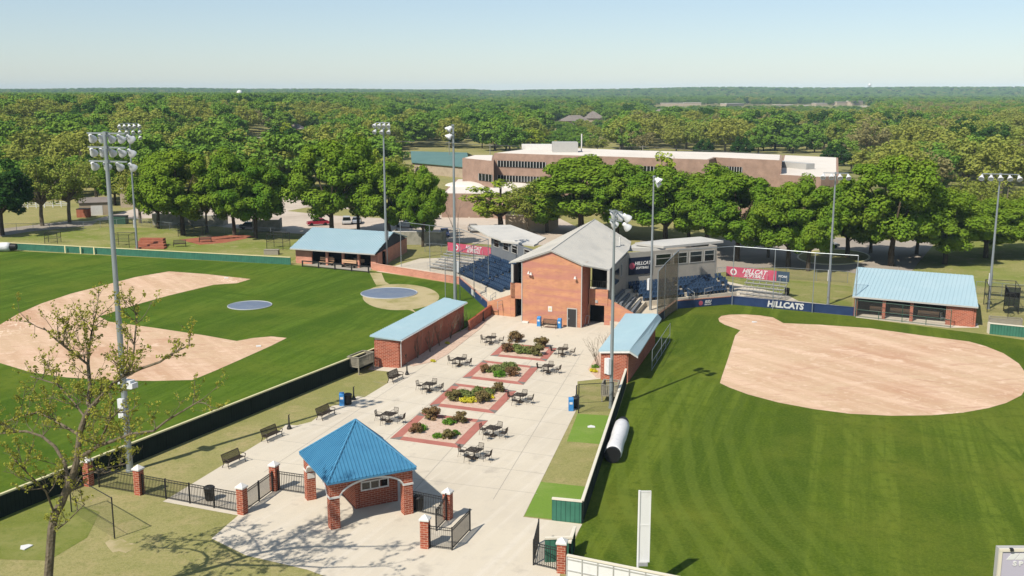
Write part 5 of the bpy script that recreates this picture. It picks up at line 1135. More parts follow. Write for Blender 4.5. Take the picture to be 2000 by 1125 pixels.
lightpole('floodlight pole at the right end of the right dugout', 1930, 603, 338, 1, 5, 4.2, .6, R(-20), .17, .95)

# ---------------------------------------------------------------- parked cars
CM = {}
def car(label, px, py, rz, color, suv=False):
    p = P(px, py); t = thing('parked_car', label, 'car', p, rz, 'cars parked behind the fields')
    key = tuple(color)
    if key not in CM: CM[key] = mat('car_paint', color, .25, .2, spec=.6)
    hh = 1.68 if suv else 1.42; m = MB(); L2, W2 = 2.25, .88
    prof = [(-L2, .35), (-L2, .78), (-L2 + .2, .92), (-.95 if not suv else -2.0, 1.0), (1.0, .95), (L2 - .15, .78), (L2, .6), (L2, .35)]
    n = len(prof); m.add([(x, -W2, z) for x, z in prof] + [(x, W2, z) for x, z in prof], [tuple(range(n)), tuple(range(2 * n - 1, n - 1, -1))] + [(i, n + i, n + (i + 1) % n, (i + 1) % n) for i in range(n)]); 
    m.hexa([(-1.15 if not suv else -2.0, -.72, hh - .06), (.25, -.72, hh - .06), (.25, .72, hh - .06), (-1.15 if not suv else -2.0, .72, hh - .06)], [(-1.05 if not suv else -1.9, -.66, hh), (.15, -.66, hh), (.15, .66, hh), (-1.05 if not suv else -1.9, .66, hh)])
    m.build('body', CM[key], t); g = MB(); xb = -1.75 if not suv else -2.12
    g.hexa([(xb, -.82, .93), (1.05, -.82, .93), (1.05, .82, .93), (xb, .82, .93)], [(-1.15 if not suv else -1.98, -.71, hh - .07), (.25, -.71, hh - .07), (.25, .71, hh - .07), (-1.15 if not suv else -1.98, .71, hh - .07)]); g.build('windows', M['glass'], t)
    for x in (-1.4, 1.4):
        for y in (-.8, .8): MB().cyl((x, y - .11, .33), (x, y + .11, .33), .33, n=14).build('wheel', M['rubber'], t)
    for y in (-.6, .6): MB().box(L2 + .0, y, .66, .06, .34, .14).build('headlight', M['cap'], t)
    return t
car('red sedan under the tree behind the left dugout roof', 621, 440, R(200), L(.42, .02, .05)); car('white sport utility car behind the tree trunks in the parking lot', 677, 437, R(100), L(.7, .7, .7), True)
car('silver hatchback right of the white sport utility car', 697, 436, R(95), L(.42, .46, .52)); car('white sedan parked behind the left field floodlight pole', 793, 444, R(165), L(.74, .75, .76))
car('bright blue sedan facing the camera beside the tall pole', 868, 461, R(-85), L(.03, .08, .35)); car('black sedan half hidden under the tree by the school wall', 838, 428, R(10), L(.02, .02, .022))
car('white pickup-sized car in shade at the circle drive', 1612, 484, R(5), L(.7, .7, .7), True); car('white sedan partly hidden by tree trunks at the circle drive', 1585, 480, R(5), L(.72, .72, .72))
car('white car alone on the far meadow road at the right', 1702, 346, R(5), L(.74, .74, .74)); car('grey sedan at the right edge of the parking lot near the wing roof', 925, 452, R(-80), L(.4, .4, .4))
car('dark sedan under the trees at the left lot', 490, 447, R(10), L(.05, .06, .07)); 

# ---------------------------------------------------------------- school
def block(parent, pxs, ztop, z0=0, mt='brick_school', roof='roofwhite', nm='wall', lip=.35):
    pts = [P(a, b, ztop).xy for a, b in pxs]; MB().prism(pts, z0, ztop).build(nm, M[mt], parent, True)
    ins = inset(pts, .5); MB().prism(ins, ztop + .004, ztop + .06).build('flat_roof', M[roof], parent, True); return pts
sc_ = thing('school_building', 'long tan brick school building with white flat roofs behind the row of maples', 'school building', P(1100, 400))
tall = block(sc_, [(965, 299), (1385, 312), (1398, 307.5), (1527, 313.5), (1528, 302.5), (1420, 298), (1240, 294), (1060, 287)], 12.7)
def band(pts_a, pts_b, z0, z1, u0, u1, npan, parent, off=.12):
    a, b = Vector(pts_a), Vector(pts_b); d = (b - a).normalized(); o = Vector((d.y, -d.x)) * off; o = o if o.y < 0 else -o; Ln = (b - a).length; q0 = a + d * Ln * u0 + o; q1 = a + d * Ln * u1 + o
    f = MB().wall(q0, q1, z0, z1, .08); fo = f.build('window_band', M['glass'], parent, True); g = MB()
    for i in range(npan + 1): q = q0.lerp(q1, i / npan) + o * .3; g.box(q.x, q.y, (z0 + z1) / 2, .14, .1, z1 - z0, math.atan2(d.y, d.x))
    g.build('mullions', M['trimgrey'], fo, True)
band(tall[0], tall[1], 9.6, 11.0, .02, .26, 16, sc_); band(tall[0], tall[1], 6.2, 7.6, .02, .26, 16, sc_); band(tall[0], tall[1], 9.6, 10.9, .5, .78, 18, sc_); band(tall[2], tall[3], 9.4, 10.9, .1, .42, 8, sc_)
lowl = block(sc_, [(903, 309), (964, 315), (966, 303), (925, 303)], 11.3); band(lowl[0], lowl[1], 6.6, 8.2, .55, .97, 4, sc_)
block(sc_, [(1519, 341), (1604, 346), (1638, 344), (1637, 308), (1530, 303)], 9.8)
lw = block(sc_, [(862, 378), (958, 379), (1060, 386), (1060, 352), (892, 350)], 5.2)
dm = MB()
for px, py, r, h in ((912, 362, 5.2, .8), (942, 360, 5.5, .95), (975, 362, 5.2, .85), (1006, 364, 5, .8)):
    q = P(px, py, 5.2); dm.lathe([(r, 0), (r * .9, h * .45), (r * .65, h * .78), (r * .3, h * .97), (.05, h)], (q.x, q.y, 5.25), 20)
dm.each('dome', M['roofwhite'], sc_, True)
q = P(1103, 297, 12.7); MB().box(q.x, q.y, 13.9, 6, 5, 2.4).build('rooftop_unit', M['trimgrey'], sc_, True); MB().cyl((q.x + 4, q.y, 12.7), (q.x + 4, q.y, 17), .15).build('flue', M['cap'], sc_, True)
q = P(1050, 291, 12.7); MB().box(q.x, q.y, 13.3, 8, 3, 1.2).build('rooftop_unit', M['cap'], sc_, True); q = P(1545, 328, 9.8); MB().box(q.x, q.y, 10.5, 2.5, 12, 1.3, .5).build('rooftop_unit', M['trimgrey'], sc_, True)
# white loading tanks by the school wall, small annex under the trees
t = thing('white_tank', 'white upright tank standing against the brick wall of the school', 'tank', P(926, 424)); MB().lathe([(.9, 0), (.95, .2), (.95, 3.8), (.6, 4.3), (.1, 4.4)], n=16).build('shell', M['white'], t, smooth=True); MB().box(0, 0, .1, 2.4, 2.4, .2).build('footing', M['concrete'], t)
t = thing('annex', 'low tan annex with a pale roof behind the left wing roof', 'annex', P(1040, 452)); q = P(1040, 452); m = MB().box(0, 4, 1.5, 9, 7, 3, -.3); m.build('wall', M['beige'], t); MB().box(0, 4, 3.1, 9.6, 7.6, .25, -.3).build('roof', M['roofwhite'], t)
# green-roofed hall
t = thing('green_roof_hall', 'long hall with a dark green metal roof left of the school', 'hall', P(860, 350)); a, b = P(804, 317, 3.6), P(920, 327, 3.6); c, d = P(912, 298, 5.6), P(802, 295, 5.6)
seamroof([a, b, c, d], 'roof', M['greenroof'], t, (d - a), 1.2, .2); MB().wall(a + Vector((0, 1, 0)), b + Vector((0, 1, 0)), 0, 3.4, .3).build('wall', M['beige'], t, True)
bk = Vector((2, 14, -2.0)); seamroof([d, c, c + bk, d + bk], 'back_roof', M['greenroof'], t, (d - a), 1.2, .2)
# shed, white fence, block enclosures on the left
def shed(label, px, py, w_, d_, h, rz, door=True, mt='beige', roof='shingle'):
    p = P(px, py); t = thing('shed', label, 'shed', p, rz); MB().box(0, d_ / 2, h / 2, w_, d_, h).build('wall', M[mt], t)
    m = MB().add([(-w_ / 2 - .3, -.3, h), (w_ / 2 + .3, -.3, h), (w_ / 2 + .3, d_ / 2, h + .9), (-w_ / 2 - .3, d_ / 2, h + .9), (w_ / 2 + .3, d_ + .3, h), (-w_ / 2 - .3, d_ + .3, h)], [(0, 1, 2, 3), (3, 2, 4, 5), (0, 3, 5), (1, 4, 2), (0, 5, 4, 1)]); m.build('roof', M[roof], t)
    if door: MB().box(.3, -.03, 1.1, 2.4, .06, 2.2).build('door', M['cap'], t)
shed('tan shed with a white roll-up door beside the white rail fence', 187, 421, 6.5, 6, 2.9, R(20)); shed('tan utility building behind the second floodlight pole', 262, 405, 6, 8, 4, R(10), False, 'beige', 'roofwhite')
t = thing('white_fence', 'white rail fence across the lawn at the far left', 'rail fence', P(0, 409)); a, b = P(-80, 412), P(136, 404); m = MB()
for z in (.4, .8, 1.2): m.wall(a, b, z, z + .14, .06)
m.build('rails', M['white'], t, True); m = MB()
for i in range(14): q = a.lerp(b, i / 13); m.box(q.x, q.y, .7, .16, .16, 1.4)
m.each('post', M['white'], t, True)
def enclosure(label, px, py, w_, h, rz=0):
    p = P(px, py); t = thing('block_enclosure', label, 'block wall', p, rz, 'concrete block enclosures'); MB().wall((-w_ / 2, 0), (w_ / 2, 0), 0, h, .25).wall((w_ / 2, 0), (w_ / 2, 4), 0, h, .25).wall((-w_ / 2, 0), (-w_ / 2, 4), 0, h, .25).build('walls', M['block'], t); MB().wall((-w_ / 2, 0), (w_ / 2, 0), h, h + .1, .32).build('coping', M['cap'], t)
enclosure('concrete block enclosure under the maples left of the parking lot, leftmost', 342, 440, 9, 2.3); enclosure('concrete block enclosure under the maples, middle one', 405, 442, 6, 2.2); enclosure('concrete block wall at the tree left of the left dugout', 520, 452, 5.0, 2.2, .1)
enclosure('dark walled enclosure behind the ridge of the left dugout roof', 815, 478, 9, 2.3, -.1)
t = thing('dumpster', 'dark green dumpster near the tan shed', 'dumpster', P(232, 437)); MB().box(0, 0, .8, 3.5, 1.8, 1.6).build('body', M['greentrim'], t); MB().box(0, 0, 1.65, 3.6, 1.9, .1).build('lid', M['black'], t)
t = thing('dumpster', 'rusty brown container at the corner of the tan shed', 'dumpster', P(164, 424)); MB().box(0, 0, .9, 2.4, 1.8, 1.8).build('body', M['clayred'], t); MB().box(0, 0, 1.85, 2.5, 1.9, .1).build('lid', M['black'], t)
# red terrace steps, benches and cages of the far left bullpen
t = thing('terrace_steps', 'red terrace of four long steps by the second floodlight pole', 'terrace', P(285, 487), R(-4)); 
for k in range(4): MB().box(.5 - k * .45, 1.0 + k * 1.3, (.3 + k * .32) / 2, 5.2 - k * .3, 1.3, .3 + k * .32).build('step', M['clayred'], t)
for i, (px, py, lb) in enumerate([(351, 482, 'dark bench on the far left bullpen lawn, nearer the terrace'), (401, 473, 'dark bench at the edge of the red clay bullpen patch')]): copytree(bn0, loc=P(px, py), rz=R(10), label=lb, sc=1.2)
def cage(label, px, py, w_, d_, h, rz):
    t = thing('cage_frame', label, 'cage', P(px, py), rz); m = MB(); c = [(-w_ / 2, 0), (w_ / 2, 0), (w_ / 2, d_), (-w_ / 2, d_)]
    for x, y in c: m.cyl((x, y, 0), (x, y, h), .05, n=5)
    for i in range(4): (x, y), (x2, y2) = c[i], c[(i + 1) % 4]; m.cyl((x, y, h), (x2, y2, h), .04, n=5).cyl((x, y, h * .5), (x2, y2, h * .5), .03, n=5)
    m.build('frame', M['black'], t); n = MB()
    for i in range(4): n.wall(c[i], c[(i + 1) % 4], .05, h, .01)
    n.build('netting', M['net'], t)
for a in [('small batting cage frame behind the far left fence', 100, 476, 2.2, 2, 1.9, .1), ('tall black cage frame left of the red terrace', 236, 484, 3, 3, 2.3, 0), ('cage frame above the red clay patch', 372, 462, 4.5, 3, 2.4, .1), ('black framed cage left of the left dugout', 537, 488, 3.0, 3, 2.7, -.2), ('large bullpen cage at the right edge beyond the dugout', 1958, 612, 3.5, 5, 3.3, R(-20)), ('second bullpen cage at the far right edge', 1995, 625, 3.0, 5, 3.3, R(-20))]: cage(*a)
t = thing('planter_box', 'low slatted timber box left of the left dugout', 'box', P(531, 497), R(-3)); MB().box(0, 0, .4, 2.4, 1.0, .8).build('box', M['wood'], t); MB().box(0, 0, .82, 2.5, 1.1, .06).build('lid', M['wood'], t)
q = P(1962, 643); deck('timber ramp platform right of the right dugout', (q.x, q.y, 0), R(-22), 3.4, 1.2, .35)
def chainfence(label, pts, h=1.6, step=3.0):
    q = [P(a, b) for a, b in pts]; t = thing('chain_link_fence', label, 'chain link fence', q[0]); pm = MB(); rm = MB(); nm = MB()
    for a, b in zip(q, q[1:]):
        n = max(1, int((b - a).length / step))
        for i in range(n + 1): p = a.lerp(b, i / n); pm.cyl(p, p + Vector((0, 0, h)), .035, n=5)
        rm.cyl(a + Vector((0, 0, h)), b + Vector((0, 0, h)), .03, n=5); nm.wall(a, b, .03, h, .01)
    pm.each('post', M['galv'], t, True); rm.build('top_rail', M['galv'], t, True); nm.build('mesh', M['chain'], t, True)
chainfence('chain link fence between the trees and the lawn behind the right bleachers', [(1400, 545), (1535, 545), (1655, 553)], 1.7)
chainfence('chain link fence behind the right dugout on the right', [(1905, 575), (2060, 588)], 1.8)
chainfence('chain link fence along the shaded lawn at the far left bullpens', [(0, 452), (130, 450), (260, 440), (350, 452), (560, 462)], 1.5)
chainfence('chain link fence behind the left bleachers', [(830, 492), (960, 500)], 1.5)
# houses, sheds and towers far away
for i, (px, py, w_, d_, h) in enumerate([(1098, 236, 22, 14, 4), (1132, 226, 20, 14, 5), (1158, 240, 26, 16, 4), (1122, 246, 20, 12, 4), (1176, 232, 18, 12, 4), (1240, 222, 18, 12, 4), (1108, 220, 18, 12, 4), (1290, 226, 16, 10, 4), (575, 262, 14, 9, 3), (630, 258, 16, 9, 3), (975, 212, 14, 9, 4)]):
    p = PT(px, py); t = thing('house', ['grey-roofed house left end of the estate beyond the school', 'tall grey-roofed house at the back of the estate', 'largest grey-roofed house at the right of the estate', 'nearest grey-roofed house of the estate', 'grey-roofed house at the right rear of the estate', 'lone house among the trees right of the estate', 'small house at the left rear of the estate', 'half-hidden house further right in the woods', 'small house by the park road among the trees', 'low house at the end of the park road', 'small far house in the woods left of the estate'][i], 'house', p, R(15 + 40 * (i % 3)))
    MB().box(0, 0, h / 2, w_, d_, h).build('wall', M['beige'], t); e = 1.0; r_ = d_ * .36; MB().add([(-w_ / 2 - e, -d_ / 2 - e, h), (w_ / 2 + e, -d_ / 2 - e, h), (w_ / 2 + e, d_ / 2 + e, h), (-w_ / 2 - e, d_ / 2 + e, h), (-w_ / 2 + d_ * .45, 0, h + r_), (w_ / 2 - d_ * .45, 0, h + r_)], [(0, 1, 5, 4), (1, 2, 5), (2, 3, 4, 5), (3, 0, 4), (3, 2, 1, 0)]).build('roof', M['shingle'], t)
for i, (px, py, w_, h) in enumerate([(1312, 208, 40, 7), (1352, 207, 30, 7), (1528, 210, 30, 5), (1572, 211, 18, 5), (1600, 207, 24, 6), (1645, 206, 40, 8), (1669, 206, 30, 10), (1695, 217, 14, 8), (1430, 208, 50, 6)]):
    p = PT(px, py); t = thing('far_shed', ['far white shed left of the distant field', 'far tan-roofed shed by the distant field', 'far pale shed at the middle of the field edge', 'small far shed near the right of the field', 'far low barn near the right of the field', 'wide white far shed right of the distant field', 'tallest white far shed at the right of the field', 'white silo-like building above the olive woods', 'long low pale shed across the distant field'][i], 'shed', p, R(5 * i)); h *= .8; MB().box(0, 0, h / 2, w_, 14, h).build('wall', M['beige'], t); MB().box(0, 0, h + .3, w_ + 1, 15, .6).build('roof', M['roofwhite'], t)
for lb, px, Y, top, r in (('white round water tower rising from the woods on the left skyline', 472, 1500, 175.5, 4.2), ('white round water tower on the right ridge', 1692, 4300, 163, 7)):
    x = (px - 1000) / FPX * Y * .99; zt = CAMZ - (top - 178) / FPX * Y * .98; zb = hz(x, Y); t = thing('water_tower', lb, 'water tower', (x, Y, zb)); hh = zt - zb
    MB().lathe([(.3, hh - 2 * r), (r * .7, hh - 1.7 * r), (r, hh - r), (r * .8, hh - .35 * r), (.2, hh)], n=16).build('tank', M['white'], t, smooth=True); MB().lathe([(r * .3, 0), (r * .2, 3), (r * .2, hh - 1.8 * r)], n=10).build('stem', M['white'], t)
# utility poles and wires
up = []
for i, (px, Y, top) in enumerate([(640, 400, 262), (877, 360, 276), (957, 350, 281), (1256, 340, 284), (1735, 330, 299), (1996, 320, 280)]):
    x = (px - 1000) / FPX * Y * .99; h = H(px, top, Y); t = thing('utility_pole', ['wooden utility pole in the woods left of the green-roofed hall', 'wooden utility pole behind the green-roofed hall', 'wooden utility pole with a crossarm left of the school roof', 'wooden utility pole behind the school roof', 'wooden utility pole on the right meadow', 'wooden utility pole at the right edge of the picture'][i], 'utility pole', (x, Y, hz(x, Y)), group='wooden utility poles'); MB().cyl((0, 0, 0), (0, 0, h - hz(x, Y)), .17, .12).build('pole', M['block'], t); MB().box(0, 0, h - .5 - hz(x, Y), 2.6, .15, .15).build('crossarm', M['block'], t); up.append(Vector((x, Y, h)))
for k, (a, b) in enumerate(zip(up, up[1:])):
    m = MB()
    for o in (-1.1, 0, 1.1):
        pr = None
        for i in range(9):
            u = i / 8; q = a.lerp(b, u) + Vector((0, 0, -.3 - 6 * u * (1 - u) * (b - a).length / 120)) + Vector((o, 0, 0))
            if pr is not None: m.cyl(pr, q, .035, n=4)
            pr = q
    o = m.build('power_wires', M['wire']); tag(o, ['power wires over the woods left of the green-roofed hall', 'power wires over the green-roofed hall', 'power wires over the left end of the school roof', 'power wires behind the school toward the right meadow', 'power wires over the right meadow'][k], 'power wires')

# ---------------------------------------------------------------- trees
def treeproto(kind, mt, seed, nc, per, size, rx=5.2, zc=7.2, rz=4.7, rcl=(1.0, 1.7), shell=.6, bias=.55, limbs=12, bark='bark', lod=False):
    rg = random.Random(seed); cl = []; lob = [(rg.uniform(0, 6.28), rg.uniform(-.3, 1), rg.uniform(.7, 1.12)) for _ in range(7)]
    while len(cl) < nc:
        a = rg.uniform(0, 6.28); sz = rg.uniform(-.92, 1); f = 1.0
        for la, lz, lf in lob:
            if abs((a - la + 3.14) % 6.28 - 3.14) < .5 and abs(sz - lz) < .45: f = lf
        rr = (rg.uniform(shell ** 2, 1)) ** .5 * f; c = (1 - sz * sz) ** .5
        if sz < -.4: rr *= .85
        cl.append((rx * rr * c * math.cos(a), rx * rr * c * math.sin(a), zc + rz * rr * sz, rg.uniform(*rcl)))
    crown = leafmesh('crown', mt, cl, per, size, seed, .85, bias)
    m = MB(); h0 = zc - rz * .75
    m.tube([(0, 0, -.3), (rg.uniform(-.1, .1), 0, h0 * .5), (rg.uniform(-.2, .2), rg.uniform(-.2, .2), h0)], .34, 7, .24)
    if not lod:
        for c in rg.sample(cl, min(limbs, len(cl))):
            s = Vector((0, 0, h0 - .4 + rg.uniform(-.3, .5))); e = Vector(c[:3]); md = s.lerp(e, .5) + Vector((0, 0, rg.uniform(.1, .8))); m.tube([s, md, e], .14, 5, .04)
    return crown, m.mesh('trunk', M[bark])
TP = {
 'maple': [treeproto('maple', M['leaf_maple'], s, 88, 400, .24, rx=rx, rz=rz, zc=zc, rcl=(.75, 1.45), bias=.72) for s, rx, rz, zc in ((11, 5.0, 5.0, 6.9), (12, 4.5, 5.1, 6.8), (13, 5.6, 4.9, 7.0), (14, 4.8, 5.3, 6.9))],
 'olive': [treeproto('olive', M['leaf_olive'], s, 70, 60, .27, rx=5.2, rz=4.3, zc=7.4, rcl=(.7, 1.3), shell=.35, limbs=34, bark='barklight') for s in (21, 22)],
 'dark': [treeproto('dark', M['leaf_dark'], s, 80, 110, .40, rx=5.6, rz=4.3, zc=7.2, rcl=(.7, 1.3)) for s in (31,)],
 'lime': [treeproto('lime', M['leaf_lime'], s, 46, 70, .30, rx=3.8, rz=4.6, zc=7.0, rcl=(.6, 1.1), shell=.3, limbs=26) for s in (41,)],
 'fgreen': [treeproto('fg', M['leaf_green'], s, 60, 64, .52, rx=5.6, rz=4.9, zc=6.4, rcl=(.8, 1.5), lod=True) for s in (51, 52, 53)],
 'fdark': [treeproto('fd', M['leaf_dark'], s, 60, 60, .52, rx=5.2, rz=4.8, zc=6.4, rcl=(.8, 1.5), lod=True) for s in (61,)],
 'folive': [treeproto('fo', M['leaf_olive'], s, 64, 52, .45, rx=6.0, rz=4.4, zc=6.9, rcl=(.9, 1.6), shell=.4, limbs=14, bark='barklight') for s in (71, 72)],
 'fbrown': [treeproto('fb', M['leaf_brown'], s, 60, 42, .42, rx=5.8, rz=4.2, zc=6.8, rcl=(.9, 1.6), shell=.35, limbs=18, bark='barklight') for s in (81,)],
 'flime': [treeproto('fl', M['leaf_lime'], s, 46, 44, .46, rx=4.6, rz=4.8, zc=6.6, rcl=(.8, 1.4), shell=.4, limbs=10) for s in (91,)],
}
NTREE = [0]; first_crown = {}
def put_tree(kind, v, loc, sx, sz, rz, label, group):
    cr, tk = TP[kind][v % len(TP[kind])]; t = thing('tree', label, 'tree', loc, rz, group, (sx, sx, sz))
    o = bpy.data.objects.new('crown', cr); col.objects.link(o); o.parent = t; first_crown.setdefault((kind, v % len(TP[kind])), o)
    o = bpy.data.objects.new('trunk', tk); col.objects.link(o); o.parent = t; NTREE[0] += 1; return t
def tree_px(kind, v, bx, by, top, wpx, label, group='trees standing round the fields', rz=0):
    p = PT(bx, by); h = H(bx, top, p.y) - p.z; wd = wpx / FPX * p.y * 1.26; ry = {'maple': 10.4, 'olive': 10.6, 'dark': 11.2, 'lime': 7.8}.get(kind, 11.5)
    put_tree(kind, v, p, wd / (ry + 1.2), h / 12.6, rz, label, group)
NT = [
 ('maple', 0, 1135, 462, 302, 205, 'big deep green maple rising behind the peak of the grey pyramid roof'), ('maple', 1, 1068, 455, 345, 110, 'smaller maple left of the pyramid roof peak'), ('maple', 1, 1205, 470, 308, 130, 'maple just right of the pyramid roof peak'),
 ('maple', 2, 1300, 478, 322, 165, 'maple behind the end-on floodlight arm'), ('maple', 3, 1380, 490, 322, 150, 'tall maple above the right wing roof'), ('maple', 0, 1440, 512, 335, 155, 'maple whose trunk stands behind the right wall end'), ('maple', 1, 1345, 474, 352, 110, 'lower maple filling the row above the wing roof'),
 ('maple', 2, 1540, 523, 352, 150, 'maple behind the tall net poles, left of two trunks'), ('maple', 3, 1578, 530, 345, 120, 'maple just left of the circle drive pole'), ('maple', 0, 1655, 505, 350, 140, 'maple behind the pole left of the right dugout'), ('maple', 1, 1500, 505, 372, 90, 'narrow maple filling the row behind the crimson banner'),
 ('maple', 2, 1740, 522, 298, 180, 'largest multi-trunked maple behind the right dugout'), ('maple', 3, 1845, 517, 370, 150, 'maple behind the right end of the right dugout'), ('maple', 0, 1925, 505, 385, 150, 'maple behind the far right floodlight pole'), ('maple', 1, 1790, 500, 372, 110, 'maple filling between the two big ones behind the right dugout'), ('maple', 2, 2010, 500, 380, 150, 'maple cut by the right edge of the picture'),
 ('olive', 0, 1890, 470, 335, 120, 'sparse olive-brown tree behind the maples at the right'), ('olive', 1, 1960, 460, 345, 120, 'second sparse olive tree at the far right'), ('maple', 1, 1700, 495, 378, 100, 'lower maple behind the left end of the right dugout roof'),
 ('maple', 0, 648, 466, 272, 150, 'large maple above the left dugout roof, leftmost of the pair'), ('maple', 3, 700, 452, 265, 100, 'maple between the two big crowns behind the left dugout'), ('maple', 2, 760, 470, 312, 130, 'maple directly behind the left dugout floodlight pole'), ('maple', 1, 826, 484, 322, 88, 'maple right of the left dugout roof'), ('lime', 0, 712, 410, 258, 70, 'bright yellow-green tree behind the left dugout maples'),
 ('maple', 2, 500, 467, 306, 118, 'maple left of the left dugout, nearest it'), ('maple', 1, 458, 462, 286, 110, 'taller maple second from the left dugout'), ('maple', 0, 358, 462, 290, 140, 'broad maple right of the second floodlight pole'), ('maple', 3, 310, 447, 300, 100, 'maple just right of the second floodlight pole'), ('olive', 0, 405, 455, 330, 70, 'narrow olive tree in the maple row'),
 ('olive', 1, 274, 438, 305, 90, 'half leafed tree behind the second floodlight pole'), ('olive', 0, 83, 441, 302, 120, 'olive spring tree on the lawn with a forked trunk'), ('olive', 1, 136, 436, 290, 110, 'olive spring tree beside the tan shed'), ('dark', 0, 5, 460, 305, 130, 'dark round tree at the left edge of the picture'), ('olive', 1, 190, 400, 290, 100, 'olive tree behind the near floodlight lamps'), ('maple', 3, 225, 402, 300, 80, 'green tree behind the second shed'),
 ('lime', 0, 978, 450, 345, 135, 'light green half-leafed tree in front of the school windows'), ('olive', 0, 1030, 457, 345, 105, 'light olive tree left of the big maple by the school'), ('lime', 0, 1300, 455, 285, 90, 'yellow-green tree top in front of the school roof'), ('dark', 0, 1375, 318, 268, 36, 'small dark round tree behind the school roof, left one'), ('dark', 0, 1447, 318, 264, 40, 'small dark round tree behind the school roof, right one'), ('dark', 0, 1628, 340, 276, 52, 'dark tree at the right end of the school roof'),
 ('dark', 0, 1880, 335, 236, 90, 'big dark round tree on the right meadow'), ('dark', 0, 1940, 325, 240, 80, 'second big dark tree on the right meadow'), ('olive', 1, 1714, 328, 300, 32, 'small tree alone on the right meadow'), ('olive', 0, 1662, 336, 290, 50, 'leaning olive tree beside the dark one at the school end'), ('lime', 0, 565, 298, 235, 44, 'yellow-green tree on the slope below the park road'), ('lime', 0, 548, 292, 245, 34, 'small yellow-green tree beside the park road'),
]
for k in NT: tree_px(*k[:6], k[6], rz=(k[2] * 1.7) % 6.28)
# bare tree in front of the school
o = bpy.data.objects.new('bare_tree', bare(77, 12, .35, 5)); col.objects.link(o); p = P(893, 468); o.location = p; o.scale = (1, 1, .95); tag(o, 'bare grey tree between the blue car and the school wall', 'tree', 'trees standing round the fields')

# woods behind: the nearest trees one by one, the rest as one mass
rg = np.random.default_rng(4); cand = []
def clear(px, py, x, y):
    if y < 900:
        for a0, a1, b0, b1 in ((495, 605, 285, 330), (480, 660, 262, 292), (1655, 1790, 312, 345), (1850, 1960, 312, 340), (1640, 1700, 340, 385), (1880, 2060, 400, 520), (1075, 1180, 205, 250), (870, 1640, 301, 400), (780, 930, 290, 400)):
            if a0 < px < a1 and b0 < py < b1: return False
    return not (1270 < px < 1700 and 206 < py < 215)
def spot(px, py): return None
Y = 262.0
while Y < 4700:
    sp = 15.5 if Y < 1300 else 15.5 + (Y - 1300) * .004
    n = int(Y * 1.16 / sp)
    for i in range(n):
        x = -Y * .58 + (i + rg.uniform(-.4, .4)) * sp; y = Y + rg.uniform(-.45, .45) * sp; z = hz(x, y)
        f = y * CP - (z - CAMZ) * SP; px = 1000 + FPX * x / f; py = 562.5 - FPX * (y * SP + (z - CAMZ) * CP) / f
        if -60 < px < 2060 and clear(px, py, x, y): cand.append((px, py, x, y, z))
    Y += sp * (.95 if Y < 1300 else 1.0)
def kind_at(px, py, x, y, u):
    n = .5 + .5 * math.sin(x * .019 + 1.3) * math.sin(y * .013 + .4 * math.sin(x * .01)); g = u * .6 + n * .4
    if y < 700:
        if px < 500: return 'fgreen' if g > .54 else ('folive' if g > .30 else ('fdark' if g > .2 else 'fbrown'))
        if px > 1200: return 'folive' if g > .50 else ('fbrown' if g > .44 else ('fgreen' if g > .25 else 'fdark'))
        return 'fgreen' if g > .48 else ('folive' if g > .3 else ('fdark' if g > .22 else 'flime'))
    if px > 1500 and y < 1300: return 'folive' if g > .5 else ('fgreen' if g > .28 else 'fbrown')
    return 'fgreen' if g > .36 else ('fdark' if g > .24 else 'folive')
cand.sort(key=lambda c: c[3]); lim = 298 - NTREE[0]
LB_ = {'fgreen': 'mid green leafy tree in the wood behind the fields', 'fdark': 'dark green tree in the wood behind the fields', 'folive': 'olive spring tree in the wood behind the fields', 'fbrown': 'brownish barely leafed tree in the wood behind the fields', 'flime': 'bright yellow-green tree in the wood behind the fields'}
rest = {}
for i, (px, py, x, y, z) in enumerate(cand):
    u = rg.random(); k = kind_at(px, py, x, y, u); v = int(rg.integers(0, 3)) % len(TP[k]); s = rg.uniform(1.05, 1.75); s2 = min(1.38, s * rg.uniform(.72, 1.05)) * (.82 if rg.random() < .35 else 1); a = rg.uniform(0, 6.28)
    if (1050 < px < 1210 and 245 < py < 310) or (1250 < px < 1710 and 214 < py < 252): s *= .55; s2 *= .48
    if i < lim: put_tree(k, v, (x, y, z), s, s2, a, LB_[k], 'trees of the wood behind the fields, ' + {'fgreen': 'mid green', 'fdark': 'dark green', 'folive': 'olive', 'fbrown': 'brownish', 'flime': 'yellow-green'}[k])
    else: rest.setdefault((k, v), []).append((x, y, z, s, s2, a))
for key in rest:                                   # make sure each kind has one real tree to copy from
    if key not in first_crown: x, y, z, s, s2, a = rest[key].pop(0); put_tree(key[0], key[1], (x, y, z), s, s2, a, LB_[key[0]], 'trees of the wood behind the fields, ' + key[0][1:])
